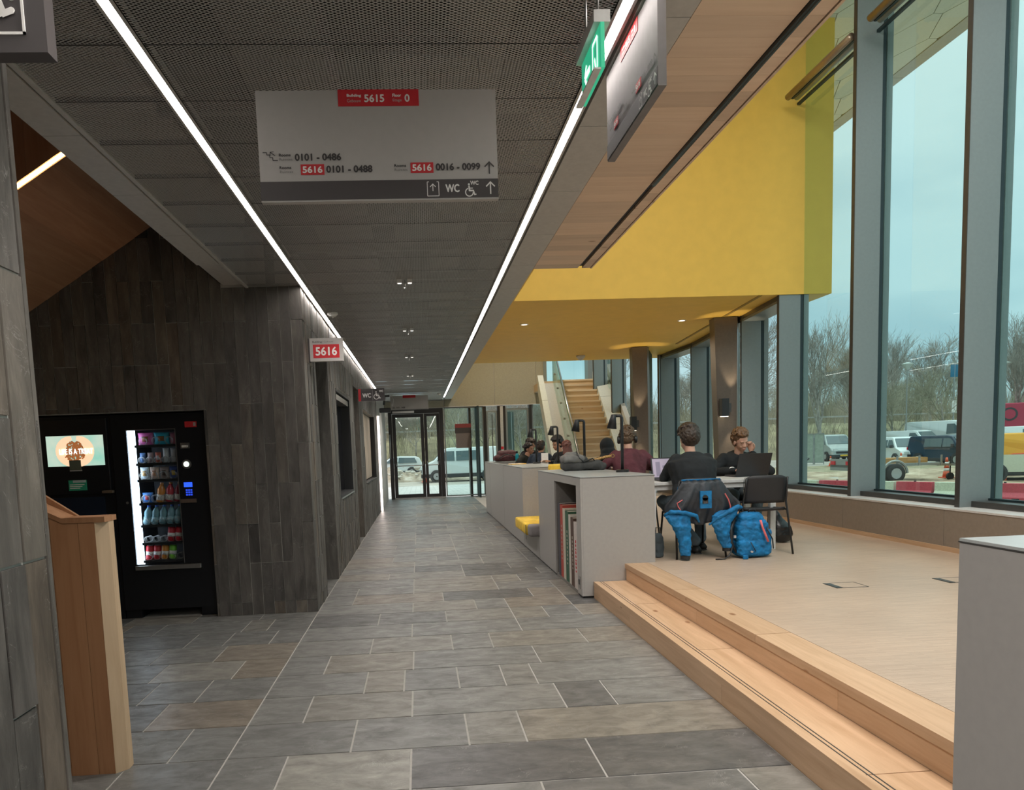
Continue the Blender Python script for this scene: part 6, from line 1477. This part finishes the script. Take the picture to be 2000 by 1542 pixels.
def vehicle(name, lab, x, y, deg, L, Wd, H, kind, col, two=None, front_detail=True, side_glass=True, cat='van', z=GZ):
    e = empty(name, lab, cat, (x, y, z), math.radians(deg)); o = OUT[kind]; M_c = plain('paint_'+col[0], col[1], .3, .1, .03)
    belt = .58
    def hw(t): return Wd/2*(1 if t < belt else 1-.17*(t-belt)/(1-belt)) * (.965 if t < .25 else 1)
    n = len(o); vs = []
    for s in (-1, 1):
        for u, t in o: vs.append((u*L, s*hw(t)*(.93 if abs(u) > .47 else 1), t*H))
    fs = [tuple(range(n)), tuple(range(2*n-1, n-1, -1))]+[(i, n+i, n+(i+1) % n, (i+1) % n) for i in range(n)]
    bd = MB().add(vs, fs).build('body', M_c, e, bevel=.05)
    wr = .165*H if kind != 'big' else .135*H; wr = max(.31, min(.36, wr)); wx = (-.30*L, .32*L)
    for i, X_ in enumerate(wx):
        for s in (-1, 1):
            m = MB(); c = (X_, 0, wr); m.lathe([(wr*.7, s*(Wd/2-.20)), (wr, s*(Wd/2-.19)), (wr, s*(Wd/2+.0)), (wr*.68, s*(Wd/2+.020))], c, 20, 1); w_ = m.build('wheel', M_tyre, e, smooth=True)
            MB().lathe([(wr*.64, s*(Wd/2+.012)), (wr*.60, s*(Wd/2+.026)), (.04, s*(Wd/2+.020))], c, 14, 1).build('rim', M_rim, w_)
            MB().lathe([(wr*1.18, s*(Wd/2-.1)), (wr*1.18, s*(Wd/2+.006)), (wr*.9, s*(Wd/2+.006))], (X_, 0, wr), 22, 1).build('wheel_arch', M_trim, e)
    MB().box(-.5*L-.03, .5*L+.03, -Wd/2*.94, Wd/2*.94, .12*H, .24*H).build('bumper', M_trim, e, bevel=.04)
    gh = lambda t: hw(t)+.006
    def pane(poly, s, nm='side_window', mt=M_vglass):
        vs = [(u*L, s*gh(t), t*H) for u, t in poly]; vs += [(u*L, s*(gh(t)-.03), t*H) for u, t in poly]; k = len(poly)
        MB().add(vs, [tuple(range(k)), tuple(range(2*k-1, k-1, -1))]+[(i, (i+1) % k, k+(i+1) % k, k+i) for i in range(k)]).build(nm, mt, e)
    for s in (-1, 1):
        if kind == 'car': pane([(-.40, .66), (-.36, .90), (-.08, .93), (-.07, .65)], s); pane([(-.05, .65), (-.06, .93), (.04, .91), (.17, .66)], s)
        else:
            pane([(.10, .61), (.10, .90), (.20, .90), (.315, .62)], s)
            if side_glass: pane([(-.20, .62), (-.20, .90), (.08, .90), (.08, .61)], s)
        if two: 
            t0, t1 = two[1]; pane([(-.49, t0), (-.49, t1), (.34, t1 if t1 < .6 else .60), (.46, min(t1, .46)) if t1 < .6 else (.40, .56), (.49, t0)], s, 'colour_band', plain('paint_'+two[0], two[2], .3))
    i0 = 6 if kind != 'car' else 5
    a, b2 = o[i0], o[i0+1]; da = .08; P_ = lambda f: (a[0]+(b2[0]-a[0])*f, a[1]+(b2[1]-a[1])*f)
    p, q = P_(.08), P_(.93); nx_ = .012*L
    MB().add([(p[0]*L+.03, -hw(p[1])*.9, p[1]*H+.015), (p[0]*L+.03, hw(p[1])*.9, p[1]*H+.015), (q[0]*L+.03, hw(q[1])*.9, q[1]*H+.015), (q[0]*L+.03, -hw(q[1])*.9, q[1]*H+.015), (p[0]*L-.02, -hw(p[1])*.9, p[1]*H-.02), (p[0]*L-.02, hw(p[1])*.9, p[1]*H-.02), (q[0]*L-.02, hw(q[1])*.9, q[1]*H-.02), (q[0]*L-.02, -hw(q[1])*.9, q[1]*H-.02)],
        [(0, 1, 2, 3), (4, 7, 6, 5), (0, 4, 5, 1), (1, 5, 6, 2), (2, 6, 7, 3), (3, 7, 4, 0)]).build('windscreen', M_vglass, e)
    for s in (-1, 1):
        MB().rbox(.462*L, .502*L, s*Wd*.30-.14, s*Wd*.30+.14, .36*H, .46*H, .02).build('headlamp', M_lamp, e)
        MB().rbox(.27*L, .27*L+.1, s*(Wd/2+.02), s*(Wd/2+.2), .60*H, .72*H, .03).build('wing_mirror', M_trim, e)
        MB().box(-.505*L, -.49*L, s*Wd*.42-.06, s*Wd*.42+.06, .40*H, .62*H).build('tail_lamp', M_red, e)
    MB().box(.47*L, .506*L, -Wd*.28, Wd*.28, .28*H, .36*H).build('grille', M_trim, e)
    MB().box(.5*L+.03, .5*L+.045, -.26, .26, .18*H, .18*H+.11).build('number_plate', M_plate, e)
    return e
WHT = ('white', (.72, .76, .76))
vehicle('van', 'white van parked across the view outside the exit doors', 2.55, 44.5, 180, 4.9, 1.9, 1.98, 'van', WHT, cat='van')
vehicle('van', 'white and yellow-orange van at the right picture edge, nearest parked one', 22.2, 25.55, -30, 4.4, 1.8, 1.72, 'van', ('orange', (.85, .40, .04)), two=('cream', (.20, .56), (.62, .63, .50)), side_glass=False)
vehicle('van', 'dark blue small van parked before the big white van', 30.1, 40.7, -80, 4.2, 1.75, 1.66, 'van', ('navy', (.020, .045, .075)))
vehicle('van', 'white small van facing forward, left of the dark blue van', 29.6, 44.4, -98, 4.2, 1.75, 1.64, 'van', WHT)
vehicle('van', 'white van with blue side panel behind the white small van', 39.6, 57.8, -72, 5.0, 1.95, 2.05, 'van', WHT, side_glass=False)
vehicle('van', 'big high-roofed white van behind the dark blue van', 42.9, 58.5, -60, 5.6, 2.0, 2.75, 'big', WHT, side_glass=False)
vehicle('van', 'white van mostly hidden behind the yellow-orange van', 42.5, 51.0, -35, 5.0, 1.95, 2.05, 'van', WHT, side_glass=False)
vehicle('van', 'silver van whose front shows beside the mesh fence panel', 31.2, 55.0, -96, 4.8, 1.9, 1.95, 'van', ('silver', (.42, .46, .45)))
vehicle('car', 'bright blue car beside the silver van', 33.0, 56.6, -98, 4.2, 1.75, 1.55, 'car', ('blue', (.012, .10, .36)), cat='car')
vehicle('car', 'white car behind the rubble, seen left through the exit door', -1.9, 57.5, 180, 4.3, 1.75, 1.5, 'car', WHT, cat='car')
vehicle('car', 'white car behind the rubble, seen right through the exit door', 2.9, 57.8, 180, 4.3, 1.75, 1.5, 'car', WHT, cat='car')
e = empty('red_truck', 'red truck body with a round emblem behind the vans at the right edge', 'truck', (51.0, 58.5, GZ), math.radians(-38)); MR = plain('truck_red', (.42, .03, .07), .4)
MB().rbox(-3, 3, -1.2, 1.2, 2.0, 4.0, .08).build('box_body', MR, e); MB().box(-3, 3, -1.1, 1.1, .5, 2.0).build('chassis', M_trim, e)
for x in (-2.2, 2.2):
    for s in (-1, 1): MB().lathe([(.3, s*.95), (.5, s*.95), (.5, s*1.2), (.3, s*1.22)], (x, 0, .5), 16, 1).build('wheel', M_tyre, e)
MB().lathe([(.55, -1.23), (.55, -1.2)], (-2.0, 0, 3.1), 22, 1).build('round_emblem', M_trim, e); MB().lathe([(.40, -1.245), (.40, -1.23)], (-2.0, 0, 3.1), 20, 1).build('emblem_ring', MR, e); MB().box(-.6, .3, -1.23, -1.2, 2.8, 3.5).build('window', M_trim, e)
# barriers
d = Vector((.49, -.87, 0)).normalized(); p0 = Vector((13.45, 21.8, GZ)); ang = math.atan2(d.y, d.x)
M_br = plain('barrier_red', (.55, .07, .10), .55, noise_amt=.15); M_bw = plain('barrier_white', (.62, .66, .52), .6, noise_amt=.15)
for i, (a, L_, red) in enumerate(((-3.7, 1.1, 1), (-2.55, 1.1, 0), (-1.4, 1.15, 1), (-.2, 1.15, 0), (1.0, 1.0, 1), (2.05, 1.1, 0), (3.2, 1.1, 1), (4.35, 1.1, 1), (5.5, 1.1, 0))):
    p = p0+d*a; e = empty('road_barrier', '%s plastic road barrier outside, %s' % ('red' if red else 'white', ('farthest of the row', 'second farthest', 'third farthest, left of the thick mullion', 'fourth farthest', 'middle of the big pane', 'right of the red middle one', 'behind the steel stands', 'at the right picture edge', 'beyond the right picture edge')[i]), 'barrier', p, ang, 'road barriers outside')
    m = MB(); m.prism([(-.20, 0), (.20, 0), (.19, .10), (.09, .22), (.08, .46), (-.08, .46), (-.09, .22), (-.19, .10)], 0, .01, L_-.01); m.build('barrier_body', M_br if red else M_bw, e, bevel=.012)
    MB().box(.15, .32, -.205, -.12, .0, .07).box(L_-.32, L_-.15, -.205, -.12, 0, .07).build('fork_slot', M_trim, e); MB().lathe([(.03, .46), (.03, .49)], (L_/2, 0, 0), 10).build('filler_cap', M_trim, e)
def cone(x, y, h, lab, rz=0):
    e = empty('traffic_cone', lab, 'cone', (x, y, GZ+.05)); s = h/.8; oc = plain('cone_orange', (.80, .13, .05), .5)
    MB().rbox(-.2*s, .2*s, -.2*s, .2*s, 0, .04*s, .01).build('foot', oc, e)
    for a, b_, mt, nm in ((0.04, .26, oc, 'cone_body'), (.26, .38, M_signwhite, 'white_band'), (.38, .50, oc, 'cone_body'), (.50, .62, M_signwhite, 'white_band'), (.62, .80, oc, 'cone_body')):
        r_ = lambda z: .145-.135*z; MB().lathe([(r_(a)*s, a*s), (r_(b_)*s, b_*s)], n=16).build(nm, mt, e, smooth=True)
cone(20.66, 28.0, .80, 'large red and white traffic cone in the big window pane'); cone(26.3, 39.2, .75, 'small red and white cone in front of the white small van'); cone(24.6, 43.2, .6, 'small orange cone on the sand behind the trailer'); cone(.25, 43.0, .7, 'red and white cone beside the rubble outside the exit doors')
e = empty('warning_stand', 'orange plastic warning stand in front of the yellow-orange van', 'stand', (21.5, 25.0, GZ), -.6); oc = bpy.data.materials['cone_orange']
MB().prism([(-.9, 0), (-.65, 0), (-.6, .55), (.5, .6), (.55, 0), (.8, 0), (.72, 1.05), (-.5, 1.0), (-.82, .78)], 1, -.04, .04).build('frame', oc, e, bevel=.02); MB().box(-.3, .3, -.06, -.04, .72, .9).build('white_panel', M_signwhite, e)
for i, (x, y) in enumerate(((14.45, 18.6), (14.62, 18.35), (15.15, 17.6))):
    e = empty('steel_stand', 'small grey steel post stand before the red barriers, %s' % ('left', 'middle', 'right')[i], 'stand', (x, y, GZ)); MB().lathe([(.11, 0), (.03, .26), (.015, .28), (.015, .40)], n=10).build('foot', M_rim, e); MB().tube([(0, 0, .4), (.03, 0, .5), (.0, 0, .56), (-.04, 0, .5)], .01, 6).build('hook', M_rim, e)
# trailer
e = empty('trailer', 'flat work trailer with timber load standing on the sand', 'trailer', (16.3, 27.9, GZ), -.03); MG = plain('trailer_grey', (.30, .31, .30), .5, .4)
MB().box(0, 3.5, -.8, .8, .62, .72).box(0, .06, -.8, .8, .5, .95).build('bed', MG, e); MB().box(1.0, 3.1, -.5, .3, .72, .92).build('timber_load', plain('timber_orange', (.50, .26, .09), .8), e)
for i in range(5): MB().box(.0+i*.85, .06+i*.85, -.82, -.78, .62, 1.0).build('stake', MG, e)
for s in (-1, 1):
    w_ = MB().lathe([(.2, s*.85), (.36, s*.86), (.36, s*1.04), (.22, s*1.06)], (1.55, 0, .36), 18, 1).build('wheel', M_tyre, e, smooth=True); MB().lathe([(.21, s*1.05), (.20, s*1.072), (.04, s*1.066)], (1.55, 0, .36), 12, 1).build('rim', M_rim, w_)
    m = MB(); m.tube([(1.55+.47*math.cos(t), s*.96, .36+.47*math.sin(t)) for t in [PI*k/10 for k in range(11)]], .05, 6).build('mudguard', MG, e)
MB().obox((3.5, -.5, .62), (4.9, 0, .55), .08, .08).obox((3.5, .5, .62), (4.9, 0, .55), .08, .08).build('drawbar', MG, e); MB().lathe([(.05, -.04), (.14, -.04), (.14, .04), (.05, .04)], (4.2, -.2, .14), 12, 1).tube([(4.2, -.2, .14), (4.2, -.2, .9)], .025, 6).build('jockey_wheel', M_tyre, e)
MB().box(-.04, 0, -.7, -.4, .72, .86).box(-.04, 0, .4, .7, .72, .86).build('tail_lamp', M_red, e)
e = empty('striped_board', 'yellow and black striped tilted board on the trailer beside the mullion', 'board', (17.35, 27.95, GZ+.73))
for i in range(7): MB().box(-.08+i*.02, .10+i*.02, -.03, .03, .13*i, .13*(i+1)).build('stripe', plain('stripe_yellow', (.75, .70, .30)) if i % 2 else M_black, e)
MB().obox((.1, .05, .9), (.9, .05, .0), .05, .05).build('prop', MG, e)
# mesh fence panels
for i, (x, y, a, lab) in enumerate(((25.98, 48.9, -1.12, 'green-grey mesh-covered fence panel beside the silver van, left one'), (26.31, 48.2, -1.12, 'green-grey mesh-covered fence panel beside the silver van, right one'))):
    e = empty('fence_panel', lab, 'fence', (x, y, GZ), a)
    MB().box(0, .05, -.02, .02, 0, 2.05).box(.68, .72, -.02, .02, 0, 2.05).box(0, .72, -.02, .02, 2.0, 2.05).box(0, .72, -.02, .02, .1, .15).build('frame', MG, e)
    MB().box(.05, .68, -.004, .004, .15, 2.0).build('mesh_cloth', cloth('fence_cloth', (.33, .38, .32), .9, .4, 5, .15), e)
# street lamps and sign pole
for x, y, h, lab in ((40.3, 59.5, 7.0, 'slim grey street lamp above the white small van'), (49.4, 60.2, 6.9, 'slim grey street lamp left of the red truck')):
    e = empty('street_lamp', lab, 'street lamp', (x, y, GZ)); MB().tube([(0, 0, 0), (0, 0, h)], .06, 8, .04).build('pole', MG, e); MB().lathe([(.05, h), (.42, h+.45), (.44, h+.5), (.1, h+.62)], n=12).build('lamp_head', plain('lamp_glass', (.5, .55, .52), .3), e)
e = empty('sign_pole', 'pole with small blue sign above the dark blue van', 'sign', (44.2, 59.3, GZ)); MB().tube([(0, 0, 0), (0, 0, 7.4)], .07, 8).build('pole', M_rim, e); MB().box(-.35, .35, -.06, -.02, 6.3, 7.3).build('blue_sign', plain('sign_blue', (.02, .16, .28)), e); MB().box(-.2, .2, -.08, -.06, 3.4, 4.4).build('white_sign', M_signwhite, e)
e = empty('black_pipe', 'thin black pipe lying on the sand by the small orange cone', 'pipe', (19.3, 36.4, GZ)); MB().tube([(-.7, 0, .1), (.5, .4, .75)], .05, 8).build('pipe', M_black, e)
